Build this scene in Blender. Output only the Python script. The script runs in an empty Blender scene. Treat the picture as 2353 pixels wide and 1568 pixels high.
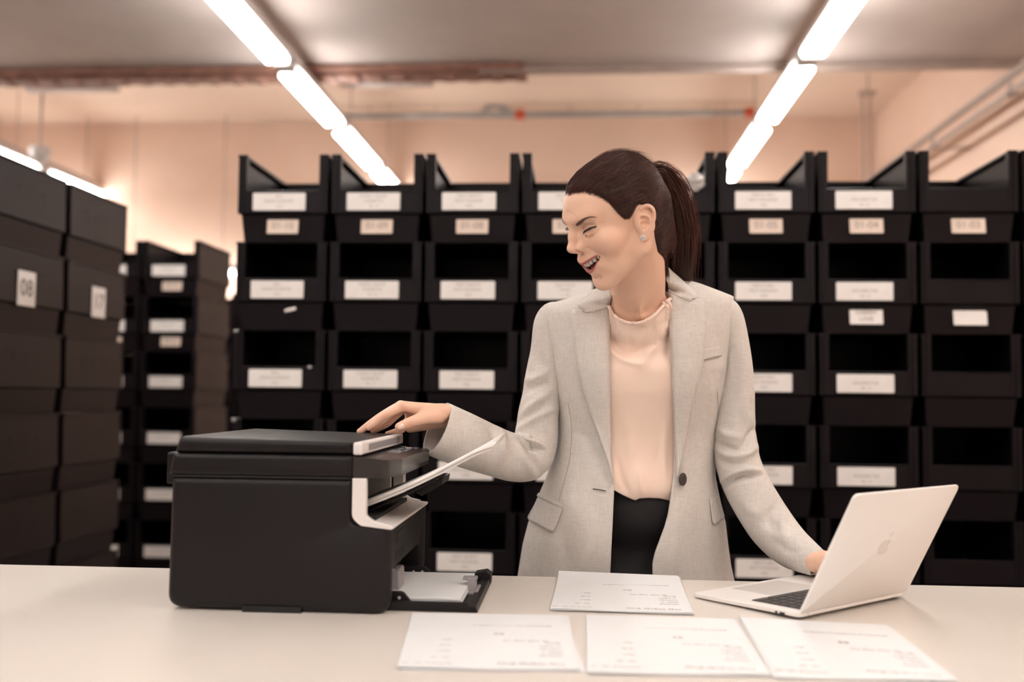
import bpy, math, random
import numpy as np
from mathutils import Vector, Matrix
random.seed(7)
SC = bpy.context.scene
COL = SC.collection
# ---------------------------------------------------------------- camera
CH = 1.285
YAW, PIT, ROL = math.radians(3.88), math.radians(3.03), math.radians(.58)
FPX = 2288.0
def _basis():
    f = np.array([-math.sin(YAW)*math.cos(PIT), math.cos(YAW)*math.cos(PIT), math.sin(PIT)])
    r = np.array([math.cos(YAW), math.sin(YAW), 0.0]); u = np.cross(r, f)
    return f, r*math.cos(ROL)+u*math.sin(ROL), u*math.cos(ROL)-r*math.sin(ROL)
FW, RT, UP = _basis(); CAMP = np.array([0, 0, CH])
cam_d = bpy.data.cameras.new('camera'); cam = bpy.data.objects.new('camera', cam_d); COL.objects.link(cam)
cam.matrix_world = Matrix(((RT[0], UP[0], -FW[0], 0), (RT[1], UP[1], -FW[1], 0), (RT[2], UP[2], -FW[2], CH), (0, 0, 0, 1)))
cam_d.sensor_width = 36; cam_d.lens = 36*FPX/2353; cam_d.clip_start = .05
cam_d.dof.use_dof = True; cam_d.dof.focus_distance = 1.86; cam_d.dof.aperture_fstop = 1.9
SC.camera = cam
SC.view_settings.view_transform = 'Standard'; SC.view_settings.look = 'None'
SC.view_settings.gamma = 1; SC.view_settings.exposure = 1.43
SC.view_settings.use_curve_mapping = False
SC.cycles.use_denoising = True
SC.cycles.max_bounces = 8
# ---------------------------------------------------------------- world (dim warm air beyond the hall)
W = bpy.data.worlds.new('world'); SC.world = W; W.use_nodes = True
W.node_tree.nodes['Background'].inputs[0].default_value = (.75, .6, .52, 1)
W.node_tree.nodes['Background'].inputs[1].default_value = .10
# the light rows of the hall: (x of the row, y of every fixture centre)
LAMP_Z = 3.455
ROWS = [(-5.15, 8.87), (-1.99, 0), (1.46, 0), (4.9, 0)]
FIX_P = 1.53
TUBE_E = 11.0
TUBE_C = (1.0, .955, .91)
# measured helpers: where a line of sight of the survey photograph meets a plane
def _ray(x, y): return FW + RT*(x-1176.5)/FPX - UP*(y-784)/FPX
def onY(x, y, Y): d = _ray(x, y); return CAMP + d*Y/d[1]
def onX(x, y, X): d = _ray(x, y); return CAMP + d*X/d[0]
def onZ(x, y, Z): d = _ray(x, y); return CAMP + d*(Z-CH)/d[2]
def onD(x, y, D): return CAMP + _ray(x, y)*D
# ---------------------------------------------------------------- materials
MATS = {}
def mat(name, col, rough=.5, metal=0, bump=0, bscale=200, var=0, vscale=8, spec=.5, emit=None, es=0, sheen=0, sss=0, trans=0, coat=0, vcol=False, ior=1.45, stretch=None):
    m = bpy.data.materials.new(name); m.use_nodes = True; nt = m.node_tree; N = nt.nodes; L = nt.links
    b = N['Principled BSDF']; b.inputs['Roughness'].default_value = rough; b.inputs['Metallic'].default_value = metal
    b.inputs['Base Color'].default_value = (*col, 1); b.inputs['Specular IOR Level'].default_value = spec
    b.inputs['IOR'].default_value = ior
    if sheen: b.inputs['Sheen Weight'].default_value = sheen
    if trans: b.inputs['Transmission Weight'].default_value = trans
    if coat: b.inputs['Coat Weight'].default_value = coat
    if sss:
        b.inputs['Subsurface Weight'].default_value = sss; b.inputs['Subsurface Radius'].default_value = (.011, .004, .002)
        b.inputs['Subsurface Scale'].default_value = 1.0
    if emit: b.inputs['Emission Color'].default_value = (*emit, 1); b.inputs['Emission Strength'].default_value = es
    tc = N.new('ShaderNodeTexCoord'); src = tc.outputs['Object']
    if stretch:
        mp = N.new('ShaderNodeMapping'); mp.inputs['Scale'].default_value = stretch; L.new(src, mp.inputs[0]); src = mp.outputs[0]
    base = None
    if vcol:
        a = N.new('ShaderNodeVertexColor'); a.layer_name = 'tint'; base = a.outputs[0]; L.new(base, b.inputs['Base Color'])
    if var:
        n = N.new('ShaderNodeTexNoise'); n.inputs['Scale'].default_value = vscale; n.inputs['Detail'].default_value = 4; L.new(src, n.inputs['Vector'])
        r = N.new('ShaderNodeMapRange'); r.inputs[3].default_value = 1-var; r.inputs[4].default_value = 1+var; r.inputs[1].default_value=.3; r.inputs[2].default_value=.7
        L.new(n.outputs[0], r.inputs[0])
        mx = N.new('ShaderNodeMix'); mx.data_type = 'RGBA'; mx.blend_type = 'MULTIPLY'; mx.inputs[0].default_value = 1
        if base: L.new(base, mx.inputs[6])
        else: mx.inputs[6].default_value = (*col, 1)
        L.new(r.outputs[0], mx.inputs[7]); L.new(mx.outputs[2], b.inputs['Base Color'])
    if bump:
        n2 = N.new('ShaderNodeTexNoise'); n2.inputs['Scale'].default_value = bscale; n2.inputs['Detail'].default_value = 3; L.new(src, n2.inputs['Vector'])
        bp = N.new('ShaderNodeBump'); bp.inputs['Strength'].default_value = bump; bp.inputs['Distance'].default_value = .001
        L.new(n2.outputs[0], bp.inputs['Height']); L.new(bp.outputs[0], b.inputs['Normal'])
    MATS[name] = m; return m
M_bin = mat('black_bin_plastic', (.0085, .0058, .0074), .38, spec=.19, bump=.25, bscale=500, var=.12, vscale=9)
M_card = mat('white_label_card', (.90, .87, .84), .45, var=.03, vscale=30)
M_cardp = mat('cream_label_card', (.80, .66, .56), .5, var=.05, vscale=30)
M_ink = mat('grey_label_ink', (.42, .37, .34), .7)
M_ink3 = mat('faint_print', (.50, .46, .44), .7)
M_ink2 = mat('dark_label_ink', (.22, .19, .18), .7)
M_wall = mat('painted_wall', (.80, .60, .485), .85, bump=.2, bscale=60, var=.05, vscale=1.2)
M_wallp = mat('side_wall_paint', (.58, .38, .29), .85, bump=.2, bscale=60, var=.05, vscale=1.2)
M_wallw = mat('white_front_wall', (.80, .76, .70), .9, bump=.2, bscale=60)
M_ceil = mat('cream_ceiling', (.86, .70, .58), .9, bump=.2, bscale=40, var=.04, vscale=1)
M_slab = mat('grey_slab', (.62, .54, .50), .85, bump=.2, bscale=30, var=.06, vscale=1.5)
M_floor = mat('concrete_floor', (.09, .08, .075), .5, bump=.2, bscale=40, var=.15, vscale=2)
M_steel = mat('painted_steel', (.44, .36, .32), .45, var=.1, vscale=6)
M_rust = mat('reddish_steel', (.30, .15, .11), .6, var=.2, vscale=9)
M_pipe = mat('grey_pipe', (.42, .42, .42), .35, metal=.3, var=.1, vscale=5)
M_red = mat('red_coupling', (.65, .11, .05), .4, var=.08, vscale=20)
M_house = mat('lamp_housing', (.55, .52, .50), .4, var=.03)
M_tube = mat('lit_tube', (1, 1, 1), .4, emit=TUBE_C, es=TUBE_E)
M_table = mat('white_laminate', (.69, .64, .585), .33, bump=.05, bscale=300, var=.02, vscale=3)
M_paper = mat('white_paper', (.76, .775, .78), .6, var=.01, vscale=20)
M_scrap = mat('clear_scrap', (.85, .82, .80), .2, trans=.4, var=.05)
# ---------------------------------------------------------------- mesh tools
class MB:
    def __init__(s): s.v = []; s.f = []; s.m = []
    def add(s, vs, fs, mi=0):
        o = len(s.v); s.v += [tuple(map(float, p)) for p in vs]; s.f += [tuple(i+o for i in q) for q in fs]; s.m += [mi]*len(fs); return s
    def box(s, a, b, mi=0):
        (x0, y0, z0), (x1, y1, z1) = a, b
        return s.add([(x0,y0,z0),(x1,y0,z0),(x1,y1,z0),(x0,y1,z0),(x0,y0,z1),(x1,y0,z1),(x1,y1,z1),(x0,y1,z1)],
                     [(0,3,2,1),(4,5,6,7),(0,1,5,4),(1,2,6,5),(2,3,7,6),(3,0,4,7)], mi)
    def hull8(s, p, mi=0):   # eight corners, same order as box
        return s.add(p, [(0,3,2,1),(4,5,6,7),(0,1,5,4),(1,2,6,5),(2,3,7,6),(3,0,4,7)], mi)
    def prism(s, poly, d, axis='y', at=0., mi=0):
        """closed polygon extruded by d along an axis; poly are the two other coordinates"""
        n = len(poly)
        def P(q, t):
            return {'x': (t, q[0], q[1]), 'y': (q[0], t, q[1]), 'z': (q[0], q[1], t)}[axis]
        vs = [P(q, at) for q in poly]+[P(q, at+d) for q in poly]
        fs = [tuple(range(n))[::-1], tuple(range(n, 2*n))]+[(i, (i+1) % n, n+(i+1) % n, n+i) for i in range(n)]
        return s.add(vs, fs, mi)
    def tube(s, pts, r, n=10, mi=0, caps=True):
        pts = [np.array(p, float) for p in pts]; R = r if hasattr(r, '__len__') else [r]*len(pts)
        up = np.array([0, 0, 1.]); rings = []
        for i, p in enumerate(pts):
            t = pts[min(i+1, len(pts)-1)]-pts[max(i-1, 0)]; t = t/(np.linalg.norm(t)+1e-12)
            a = np.cross(t, up)
            if np.linalg.norm(a) < 1e-3: a = np.cross(t, np.array([0, 1., 0]))
            a /= np.linalg.norm(a); b = np.cross(t, a)
            rings.append([p+R[i]*(a*math.cos(k*2*math.pi/n)+b*math.sin(k*2*math.pi/n)) for k in range(n)])
        vs = [q for rg in rings for q in rg]; fs = []
        for i in range(len(pts)-1):
            for k in range(n): fs.append((i*n+k, i*n+(k+1) % n, (i+1)*n+(k+1) % n, (i+1)*n+k))
        if caps: fs += [tuple(range(n))[::-1], tuple((len(pts)-1)*n+k for k in range(n))]
        return s.add(vs, fs, mi)
    def lathe(s, prof, c=(0,0,0), n=24, mi=0):
        vs = []; fs = []
        for r, z in prof:
            for k in range(n): vs.append((c[0]+r*math.cos(k*2*math.pi/n), c[1]+r*math.sin(k*2*math.pi/n), c[2]+z))
        for i in range(len(prof)-1):
            for k in range(n): fs.append((i*n+k, i*n+(k+1) % n, (i+1)*n+(k+1) % n, (i+1)*n+k))
        fs += [tuple(range(n))[::-1], tuple((len(prof)-1)*n+k for k in range(n))]
        return s.add(vs, fs, mi)
    def xf(s, M):
        s.v = [tuple(M @ Vector(p)) for p in s.v]; return s
    def mesh(s, name, mats, smooth=False, sharp=None):
        me = bpy.data.meshes.new(name); me.from_pydata(s.v, [], s.f)
        for m in (mats if isinstance(mats, (list, tuple)) else [mats]): me.materials.append(m)
        me.polygons.foreach_set('material_index', s.m)
        if smooth: me.polygons.foreach_set('use_smooth', [True]*len(s.f))
        if smooth: me.polygons.foreach_set('use_smooth', [len(f) <= 5 for f in s.f])
        me.update()
        if sharp is not None: me.set_sharp_from_angle(angle=math.radians(sharp))
        return me
    def obj(s, name, mats, parent=None, smooth=False, sharp=None, bevel=0, bseg=2):
        o = bpy.data.objects.new(name, s.mesh(name, mats, smooth, sharp)); COL.objects.link(o)
        if parent: o.parent = parent
        if bevel:
            md = o.modifiers.new('bevel', 'BEVEL'); md.width = bevel; md.segments = bseg; md.limit_method = 'ANGLE'; md.angle_limit = math.radians(35)
            md.harden_normals = False
            o.data.polygons.foreach_set('use_smooth', [True]*len(o.data.polygons)); o.data.set_sharp_from_angle(angle=math.radians(50))
        return o
def tag(o, label=None, cat=None, group=None, kind=None):
    if label: o['label'] = label
    if cat: o['category'] = cat
    if group: o['group'] = group
    if kind: o['kind'] = kind
    return o
def empty(name, loc=(0,0,0), rz=0):
    o = bpy.data.objects.new(name, None); COL.objects.link(o); o.location = loc; o.rotation_euler = (0, 0, rz); o.empty_display_size = .05; return o
def copy_tree(o, parent=None):
    c = o.copy(); COL.objects.link(c)
    if parent: c.parent = parent
    for ch in list(o.children): copy_tree(ch, c)
    return c
def rpoly(pts, r, n=5):
    """polygon with rounded corners; r one radius or one per corner"""
    out = []; N = len(pts); R = r if hasattr(r, '__len__') else [r]*N
    for i in range(N):
        p = np.array(pts[i], float); a = np.array(pts[i-1], float)-p; b = np.array(pts[(i+1) % N], float)-p
        la, lb = np.linalg.norm(a), np.linalg.norm(b); a /= la; b /= lb
        if R[i] <= 0: out.append(tuple(p)); continue
        ang = math.acos(max(-1, min(1, a@b))); t = min(R[i]/math.tan(ang/2), la*.49, lb*.49)
        p0, p1 = p+a*t, p+b*t
        for k in range(n+1):
            u = k/n; out.append(tuple((1-u)**2*p0+2*u*(1-u)*p+u*u*p1))
    return out
def text_geo(s, size, align='CENTER', bold=0.0, shear=0):
    cu = bpy.data.curves.new('t', 'FONT'); cu.body = s; cu.size = size; cu.align_x = align; cu.align_y = 'CENTER'; cu.offset = bold; cu.shear = shear
    cu.resolution_u = 3
    o = bpy.data.objects.new('t', cu); COL.objects.link(o)
    dg = bpy.context.evaluated_depsgraph_get(); dg.update()
    me = bpy.data.meshes.new_from_object(o.evaluated_get(dg))
    vs = [tuple(v.co) for v in me.vertices]; fs = [tuple(p.vertices) for p in me.polygons]
    bpy.data.objects.remove(o); bpy.data.curves.remove(cu); bpy.data.meshes.remove(me)
    return vs, fs
# ================================================================ room
BX0, BX1, BY1 = -7.6, 3.135, 10.74
def struct(name, a, b, m):
    o = MB().box(a, b).obj(name, m); tag(o, kind='structure'); return o
struct('floor', (BX0-.2, -5.2, -.12), (BX1+.2, BY1+.2, 0), M_floor)
struct('wall_back', (BX0-.2, BY1, 0), (BX1+.2, BY1+.2, 4.5), M_wall)
struct('wall_right', (BX1, -5.2, 0), (BX1+.2, BY1, 4.5), M_wall)
struct('wall_left', (BX0-.2, -5.2, 0), (BX0, BY1, 4.5), M_wallp)
struct('wall_front', (BX0-.2, -5.4, 0), (BX1+.2, -5.2, 4.5), M_wallw)
CEIL_Z = 4.285
struct('ceiling', (BX0-.2, -5.4, CEIL_Z), (BX1+.2, BY1+.2, CEIL_Z+.2), M_ceil)
# the lower grey slab over the front part of the hall, with its steel edge
SLAB_Z, SLAB_Y = 3.70, 7.22
struct('trim_1', (BX0, -5.2, SLAB_Z), (BX1, SLAB_Y, CEIL_Z), M_slab)
b = MB()
b.box((-.75, SLAB_Y, SLAB_Z-.02), (BX1, SLAB_Y+.14, SLAB_Z+.05))
b.box((-.75, SLAB_Y+.02, SLAB_Z+.05), (BX1, SLAB_Y+.05, SLAB_Z+.3))
b.tube([(-.75, SLAB_Y-.06, SLAB_Z-.045), (BX1, SLAB_Y-.06, SLAB_Z-.045)], .022)
tag(b.obj('trim_2', M_steel), kind='structure')
b = MB()
b.box((BX0, SLAB_Y-.04, SLAB_Z-.07), (-.42, SLAB_Y+.12, SLAB_Z+.0))
b.tube([(BX0, SLAB_Y-.1, SLAB_Z-.03), (-.42, SLAB_Y-.1, SLAB_Z-.03)], .025)
for k in range(40): b.box((BX0+.1+k*.18, SLAB_Y-.06, SLAB_Z-.085), (BX0+.18+k*.18, SLAB_Y+.1, SLAB_Z-.07))
o = b.obj('cable_tray', M_rust); tag(o, 'long reddish cable tray along the left edge of the grey ceiling slab', 'cable tray')
# fluorescent fixtures
def make_fixture():
    e = empty('ceiling_light')
    L = FIX_P-.05
    h = MB()
    h.prism(rpoly([(-.070, .035), (-.060, .095), (.060, .095), (.070, .035), (.03, .025), (-.03, .025)], .006), L, 'y', -L/2)
    h.obj('lamp_housing', M_house, e)
    for s in (-1, 1):
        h2 = MB(); h2.box((-.06, s*(L/2)-.06 if s > 0 else -L/2, -.012), (.06, s*(L/2) if s > 0 else -L/2+.06, .037))
        h2.obj('end_cap', M_house, e, bevel=.004)
    for s in (-1, 1):
        t = MB(); t.tube([(s*.052, -L/2+.135, 0), (s*.052, L/2-.135, 0)], .027, 12)
        t.obj('light_tube', M_tube, e, smooth=True, sharp=60)
    return e
fx0 = None; used = False
def place_fixture(x, y, label):
    global fx0, used
    if fx0 is None: fx0 = make_fixture(); o = fx0
    else: o = copy_tree(fx0)
    o.location = (x, y, LAMP_Z); tag(o, label, 'ceiling light', 'twin-tube ceiling lights in rows'); return o
ordn = ['nearest', 'second', 'third', 'fourth and farthest']
Y0 = 5.69
for nm, X in (('left', -1.99), ('right', 1.462)):
    for k in range(4):
        y = Y0+k*FIX_P
        if k == 3: pass
        place_fixture(X, y, f'lit twin-tube light, {ordn[k]} of the {nm} ceiling row in view')
    for k in range(-6, 0):
        place_fixture(X, Y0+k*FIX_P, f'twin-tube light of the {nm} row, {["sixth", "fifth", "fourth", "third", "second", "first"][k]} before the lights in view')
for k, t in zip((1, 2, 3), ('nearest', 'middle', 'farthest')):
    place_fixture(-5.40, Y0+k*FIX_P, f'lit twin-tube light above the left bin stacks, {t} in its row')
for k in (-4, -2, 0):
    place_fixture(-5.40, Y0+k*FIX_P, f'twin-tube light of the far left row, {["nearest", "", "middle", "", "farthest"][k+4]} outside the view')
for k in range(3):  # unseen extra row, added for more frontal light on counter and woman
    place_fixture(-.27, -3.4+k*FIX_P*.78, f'added twin-tube fill light of the unseen row before the counter, {["farthest from", "second from", "nearest to"][k]} it')
# carrying rails of the rows
for nm, X, y0 in (('left', -1.99, -4.4), ('right', 1.462, -4.4), ('far left', -5.40, -2)):
    r = MB(); r.box((X-.03, y0, LAMP_Z+.10), (X+.03, 10.6, LAMP_Z+.14))
    for k in range(9):
        yy = y0+.9+k*1.7
        r.tube([(X, yy, LAMP_Z+.14), (X, yy, SLAB_Z if yy < SLAB_Y else CEIL_Z)], .005, 6)
    tag(r.obj('light_rail', M_steel), f'thin steel rail carrying the {nm} row of tube lights', 'rail', 'light rails')
for x, t in ((-4.35, 'middle rack'), (-5.9, 'left stacks')):  # hidden low fixtures added to make the bright patch on the rear wall
    o = place_fixture(x, 10.45, f'low twin-tube light added to brighten the rear wall, behind the {t}'); o.location.z = 2.55; o.rotation_euler.z = math.pi/2
    for s_ in (-.5, .5):
        r = MB(); r.tube([(0, s_, .09), (0, s_, CEIL_Z-2.55)], .006, 6); r.obj('suspension_rod', M_steel, o)
# sprinkler pipe near the back wall
e = empty('sprinkler_pipe', (0, 10.2, 4.12))
zp = 4.12
pa = onY(785, 262, 10.2); pb = onY(1195, 262, 10.2); pc = onY(1722, 265, 10.2)
zz = (pa[2]+pb[2]+pc[2])/3-zp
MB().tube([(pa[0], 0, zz), (pc[0]+.05, 0, zz)], .034, 12).obj('pipe', M_pipe, e, smooth=True, sharp=60)
for q in (pb, pc):
    MB().lathe([(.0, -.05), (.045, -.05), (.052, -.04), (.052, .04), (.045, .05), (0, .05)], n=16).xf(Matrix.Translation((q[0], 0, zz)) @ Matrix.Rotation(math.pi/2, 4, 'Y')).obj('red_coupling', M_red, e, smooth=True, sharp=40)
q = onY(1130, 243, 10.2)
b = MB(); b.tube([(q[0]-.12, 0, zz), (q[0]-.02, 0, q[2]-zp), (q[0]+.06, 0, q[2]-zp), (q[0]+.25, 0, zz)], .028, 10)
b.lathe([(.02, 0), (.05, 0), (.05, .05), (.02, .05)], (q[0], 0, q[2]-zp)); b.obj('valve', M_pipe, e, smooth=True, sharp=50)
MB().lathe([(0, 0), (.03, 0), (.03, .03), (0, .03)], (q[0]+.02, -.02, q[2]-zp+.05)).obj('valve_cap', M_red, e)
b = MB()
for k in range(6): b.tube([(pa[0]+.3+k*.7, 0, zz), (pa[0]+.3+k*.7, 0, CEIL_Z-zp)], .006, 6)
b.obj('hanger', M_steel, e)
tag(e, 'grey sprinkler pipe with red couplings hanging under the rear ceiling', 'pipe')
# conduits along the right wall
b = MB()
for z, x, r in ((3.44, 2.86, .028), (3.33, 2.86, .022)):
    b.tube([(x, -4, z), (x, 10.65, z)], r, 10)
for k in range(9):
    y = -2+k*1.45
    b.box((2.83, y, 3.295), (BX1, y+.04, 3.31)); b.box((2.83, y, 3.295), (2.845, y+.04, 3.40))
tag(b.obj('conduit_rail', M_steel, smooth=True, sharp=40), 'pair of cream conduits running along the right wall', 'conduit')
# hanging frame at the right, blurred
q0, q1 = onY(1975, 214, 9.3), onY(2012, 214, 9.3)
b = MB(); b.box((q0[0], 9.28, q0[2]-.02), (q1[0], 9.34, q0[2]+.02))
for x in (q0[0]+.03, q1[0]-.05): b.tube([(x, 9.31, q0[2]), (x, 9.31, 3.0)], .012, 8)
b.tube([(q0[0]+.08, 9.31, q0[2]), (q0[0]+.08, 9.31, CEIL_Z)], .01, 6)
tag(b.obj('pendant_rods', M_steel), 'narrow two-rod frame hanging from the ceiling at the right rear', 'hanger')
# two slim bars under the slab edge
for (xa, xb, yy, w) in ((62, 268, 202, 'left end'), (782, 995, 189, 'centre')):
    p, q = onY(xa, yy, 7.9), onY(xb, yy, 7.9)
    b = MB(); b.box((p[0], 7.86, p[2]-.03), (q[0], 7.96, p[2]+.02)); 
    for x in (p[0]+.1, q[0]-.1): b.tube([(x, 7.91, p[2]), (x, 7.91, CEIL_Z)], .006, 6)
    tag(b.obj('hanging_bar', M_steel, bevel=.004), f'slim unlit bar hanging behind the slab edge at the {w}', 'bar', 'unlit hanging bars')
# small dome camera on the far left
q = onY(92, 352, 8.6)
e = empty('dome_camera', (q[0], 8.6, q[2]))
MB().lathe([(0, -.09), (.05, -.075), (.085, -.03), (.09, .0), (.09, .05), (0, .05)], n=20).obj('dome', M_house, e, smooth=True, sharp=50)
MB().tube([(0, 0, .05), (0, 0, CEIL_Z-q[2])], .012, 8).obj('stem', M_steel, e)
tag(e, 'small white dome camera hanging above the left bin stacks', 'camera')
# ================================================================ storage bins
BW, BD, BH = .311, .48, .30
def bin_mesh():
    b = MB(); t = .004; w = BW/2; st = .096; lip = .170; top = .297
    # lower tub (tapered), open top
    def ring(x, y0, y1, z): return [(-x, y0, z), (x, y0, z), (x, y1, z), (-x, y1, z)]
    o = ring(w-.020, .018, BD-.008, -.0025)+ring(w-.012, .008, BD-.004, st-.006)
    b.add(o, [(0,3,2,1),(0,1,5,4),(1,2,6,5),(2,3,7,6),(3,0,4,7)])
    o = ring(w-.024, .022, BD-.012, .002)+ring(w-.016, .012, BD-.010, st)
    b.add(o, [(0,1,2,3),(0,4,5,1),(1,5,6,2),(2,6,7,3),(3,7,4,0)])
    # step ring
    o = ring(w-.012, .008, BD-.006, st-.006)+ring(w, -.002, BD, st)
    b.add(o, [(0,1,5,4),(1,2,6,5),(2,3,7,6),(3,0,4,7)])
    # side walls, flared slightly inward to the top
    for s in (-1, 1):
        xo, xi = s*w, s*(w-t*1.2); xo2, xi2 = s*(w-.004), s*(w-.004-t)
        P = [(xo, 0, st), (xi, 0, st), (xi, BD, st), (xo, BD, st), (xo2, .002, top), (xi2, .002, top), (xi2, BD, top), (xo2, BD, top)]
        b.hull8(P if s < 0 else P)
        # top rim
        b.box((min(s*(w+.002), s*(w-.025)), .0, top-.008), (max(s*(w+.002), s*(w-.025)), BD, top))
        # front post: flange turned inward with a small groove
        x0, x1 = sorted((s*(w-.001), s*(w-.030))); b.box((x0, -.002, st), (x1, .006, top))
        x0, x1 = sorted((s*(w-.026), s*(w-.030))); b.box((x0, -.002, lip), (x1, .022, top-.002))
        x0, x1 = sorted((s*(w-.012), s*(w-.016))); b.box((x0, -.006, st), (x1, -.001, top-.004))
    # back wall and rim
    b.box((-w+.003, BD-t, st), (w-.003, BD, top)); b.box((-w, BD-.012, top-.010), (w, BD+.004, top))
    # front panel under the opening with rolled lip
    b.box((-w+.028, .0, st), (w-.028, .005, lip)); b.tube([(-w+.028, .003, lip), (w-.028, .003, lip)], .0045, 8)
    # label holder frame
    b.box((-w+.046, -.003, st+.002), (w-.066, .001, st+.006))
    # feet that stack into the rim below
    for x in (-w+.035, w-.055):
        for y in (.03, BD-.06): b.box((x, y, -.0025), (x+.02, y+.03, .003))
    # ribs and marks on the long sides
    for s in (-1, 1):
        for k in range(3):
            y = BD*.32+k*.085; x0, x1 = sorted((s*(w-.004), s*(w-.0005))); b.box((x0, y, .205-.005*(k == 1)), (x1, y+.030, .213-.005*(k == 1)))
            b.box((x0, y+.004, .175), (x1, y+.022, .183))
    return b.mesh('storage_bin', M_bin)
BINM = bin_mesh()
def card_mesh(w, h, lines, m_card, m_ink, cut=False):
    """a printed card, facing -Y, with its writing as thin ink on the face"""
    b = MB(); pts = [(-w/2, -h/2), (w/2, -h/2), (w/2, h/2), (-w/2, h/2)]
    if cut: pts = [(-w/2, -h/2), (w/2, -h/2), (w/2, h*.25), (w*.33, h/2), (-w/2, h*.42)]
    b.prism(rpoly(pts, .004, 3), -.0012, 'y', 0, 0)
    for (t, sz, dx, dz, bold) in lines:
        vs, fs = text_geo(t, sz, bold=bold)
        if not vs: continue
        b.add([(x+dx, -.0016, y+dz) for x, y, _ in vs], [f for f in fs], 1)
    return b.mesh('label_card', [m_card, m_ink])
BIG = {0: ['BALI', 'DREAM SHORTSET', 'XS-S'], 1: ['CUDDLY BLACK', 'CIGARETTE', 'XS - S'], 2: ['PARTY BEACH', 'SPICY LEGGINGS', 'XXS'],
       3: ['GILLY BLUE', 'TUNIC', 'S - M'], 4: ['FRESCO TOP', 'M - L', ''], 5: ['FRESCO BELL', 'SPICY LEGGINGS', 'XXS'], 6: ['', 'DOLORES TOP', 'XS - S']}
bigm = {}
for c, L3 in BIG.items():
    ls = [(t, .0125, 0, z, 0.0) for t, z in zip(L3, (.018, .001, -.016)) if t]
    bigm[c] = card_mesh(.182, .060, ls, M_card, M_ink)
blankm = card_mesh(.182, .060, [('COTTON TOP', .012, 0, .008, 0), ('S - M', .012, 0, -.012, 0)], M_card, M_ink)
def nummesh(t): return card_mesh(.108, .060, [(t, .033, 0, -.003, .0004)], M_cardp, M_ink)
BZ0 = -.010
# ---- the main wall of bins: columns 01-10 ... 01-02, seven high
rown = ['topmost', 'second from the top', 'third from the top', 'fourth from the top', 'fifth from the top', 'second from the floor', 'bottom']
GX0, GP, GY = -1.169, .3245, 3.30
bin0 = None
def new_bin(x, y, z, rz, label, group):
    o = bpy.data.objects.new('storage_bin', BINM); COL.objects.link(o); o.location = (x, y, z); o.rotation_euler = (0, 0, rz)
    return tag(o, label, 'storage bin', group)
def part(name, me, parent, loc, rot=(0, 0, 0)):
    o = bpy.data.objects.new(name, me); COL.objects.link(o); o.parent = parent; o.location = loc; o.rotation_euler = rot; return o
def scrap(parent, loc, w, h, m=None, rot=0):
    b = MB(); n = 5
    vs = []; fs = []
    for i in range(n+1):
        for j in range(3):
            vs.append(((i/n-.5)*w, -.002-.006*abs(math.sin(i*2.1+j*1.7)), (j/2-.5)*h*(1-.3*abs(i/n-.5))))
    for i in range(n):
        for j in range(2): fs.append((i*3+j, (i+1)*3+j, (i+1)*3+j+1, i*3+j+1))
    b.add(vs, fs); me = b.mesh('paper_scrap', m or M_scrap, smooth=True)
    o = part('paper_scrap', me, parent, loc, (0, rot, 0)); md = o.modifiers.new('s', 'SOLIDIFY'); md.thickness = .0008; return o
codes = ['01-10', '01-09', '01-08', '01-07', '01-06', '01-05', '01-04', '01-03', '01-02']
GRID = {}
for c in range(9):
    x = GX0+GP*c+BW/2+.002
    for r in range(7):
        z = 2.090-.297-.300*r+.002
        if c < 8: lb = f'black open-fronted bin, {rown[r]} in the wall column marked {codes[c]}'
        else: lb = f'black open-fronted bin, {rown[r]} in the last column at the right edge'
        if c == 3: lb = f'black open-fronted bin, {rown[r]} in the column left of the woman\'s face'
        if c == 4: lb = f'black open-fronted bin, {rown[r]} in the column behind the woman\'s ponytail'
        dz = 0
        o = new_bin(x, GY, z, 0, lb, 'black bins of the main wall'); GRID[c, r] = o
        if c in bigm: part('label_card', bigm[c], o, (-.0107-.0012*0-.0-(-.0), -.0035, .1345))
        if r == 0: part('number_card', nummesh(codes[c]), o, (.0, .0085, .056), (math.radians(-7), 0, 0))
me = card_mesh(.106, .058, [('CHERRY', .018, 0, .010, .0003), ('LOVE', .018, 0, -.012, .0003)], M_card, M_ink)
part('number_card', me, GRID[6, 1], (-.003, .0085, .056), (math.radians(-7), 0, 0))
part('blank_card', card_mesh(.106, .058, [], M_card, M_ink, True), GRID[7, 1], (.002, .0085, .055), (math.radians(-7), 0, 0))
scrap(GRID[0, 1], (.035, .004, .066), .040, .012, M_card, -.25)
scrap(GRID[0, 2], (-.150, .004, .292), .018, .010, M_scrap)
scrap(GRID[0, 3], (-.150, .004, .292), .016, .014, M_scrap)
scrap(GRID[0, 2], (.108, -.004, .172), .012, .010, M_scrap)
# crumpled clear wrap on the 01-06 bin
rg = random.Random(3)
b = MB(); n = 9; vs = []
for i in range(n):
    for j in range(12):
        a = j*2*math.pi/12; rr = (.010+.016*math.sin(math.pi*i/(n-1)))*(1+.5*rg.uniform(-1, 1))
        vs.append((rr*math.cos(a), rr*math.sin(a)*.6, i*.0075))
fs = [(i*12+j, i*12+(j+1) % 12, (i+1)*12+(j+1) % 12, (i+1)*12+j) for i in range(n-1) for j in range(12)]
b.add(vs, fs); q = onY(1597, 440, GY-.01)
o = part('crumpled_wrap', b.mesh('crumpled_wrap', mat('clear_film', (.9, .87, .84), .08, trans=.5, spec=1)), GRID[4, 0], (q[0]-GRID[4,0].location[0], -.016, q[2]-GRID[4,0].location[2]))
b = MB(); b.box((GX0-.01, GY+BD+.008, 0), (GX0+GP*9, GY+BD+.016, 2.075))  # invented sheet behind the bins: stops light leaking, keeps the gaps dark
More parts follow.
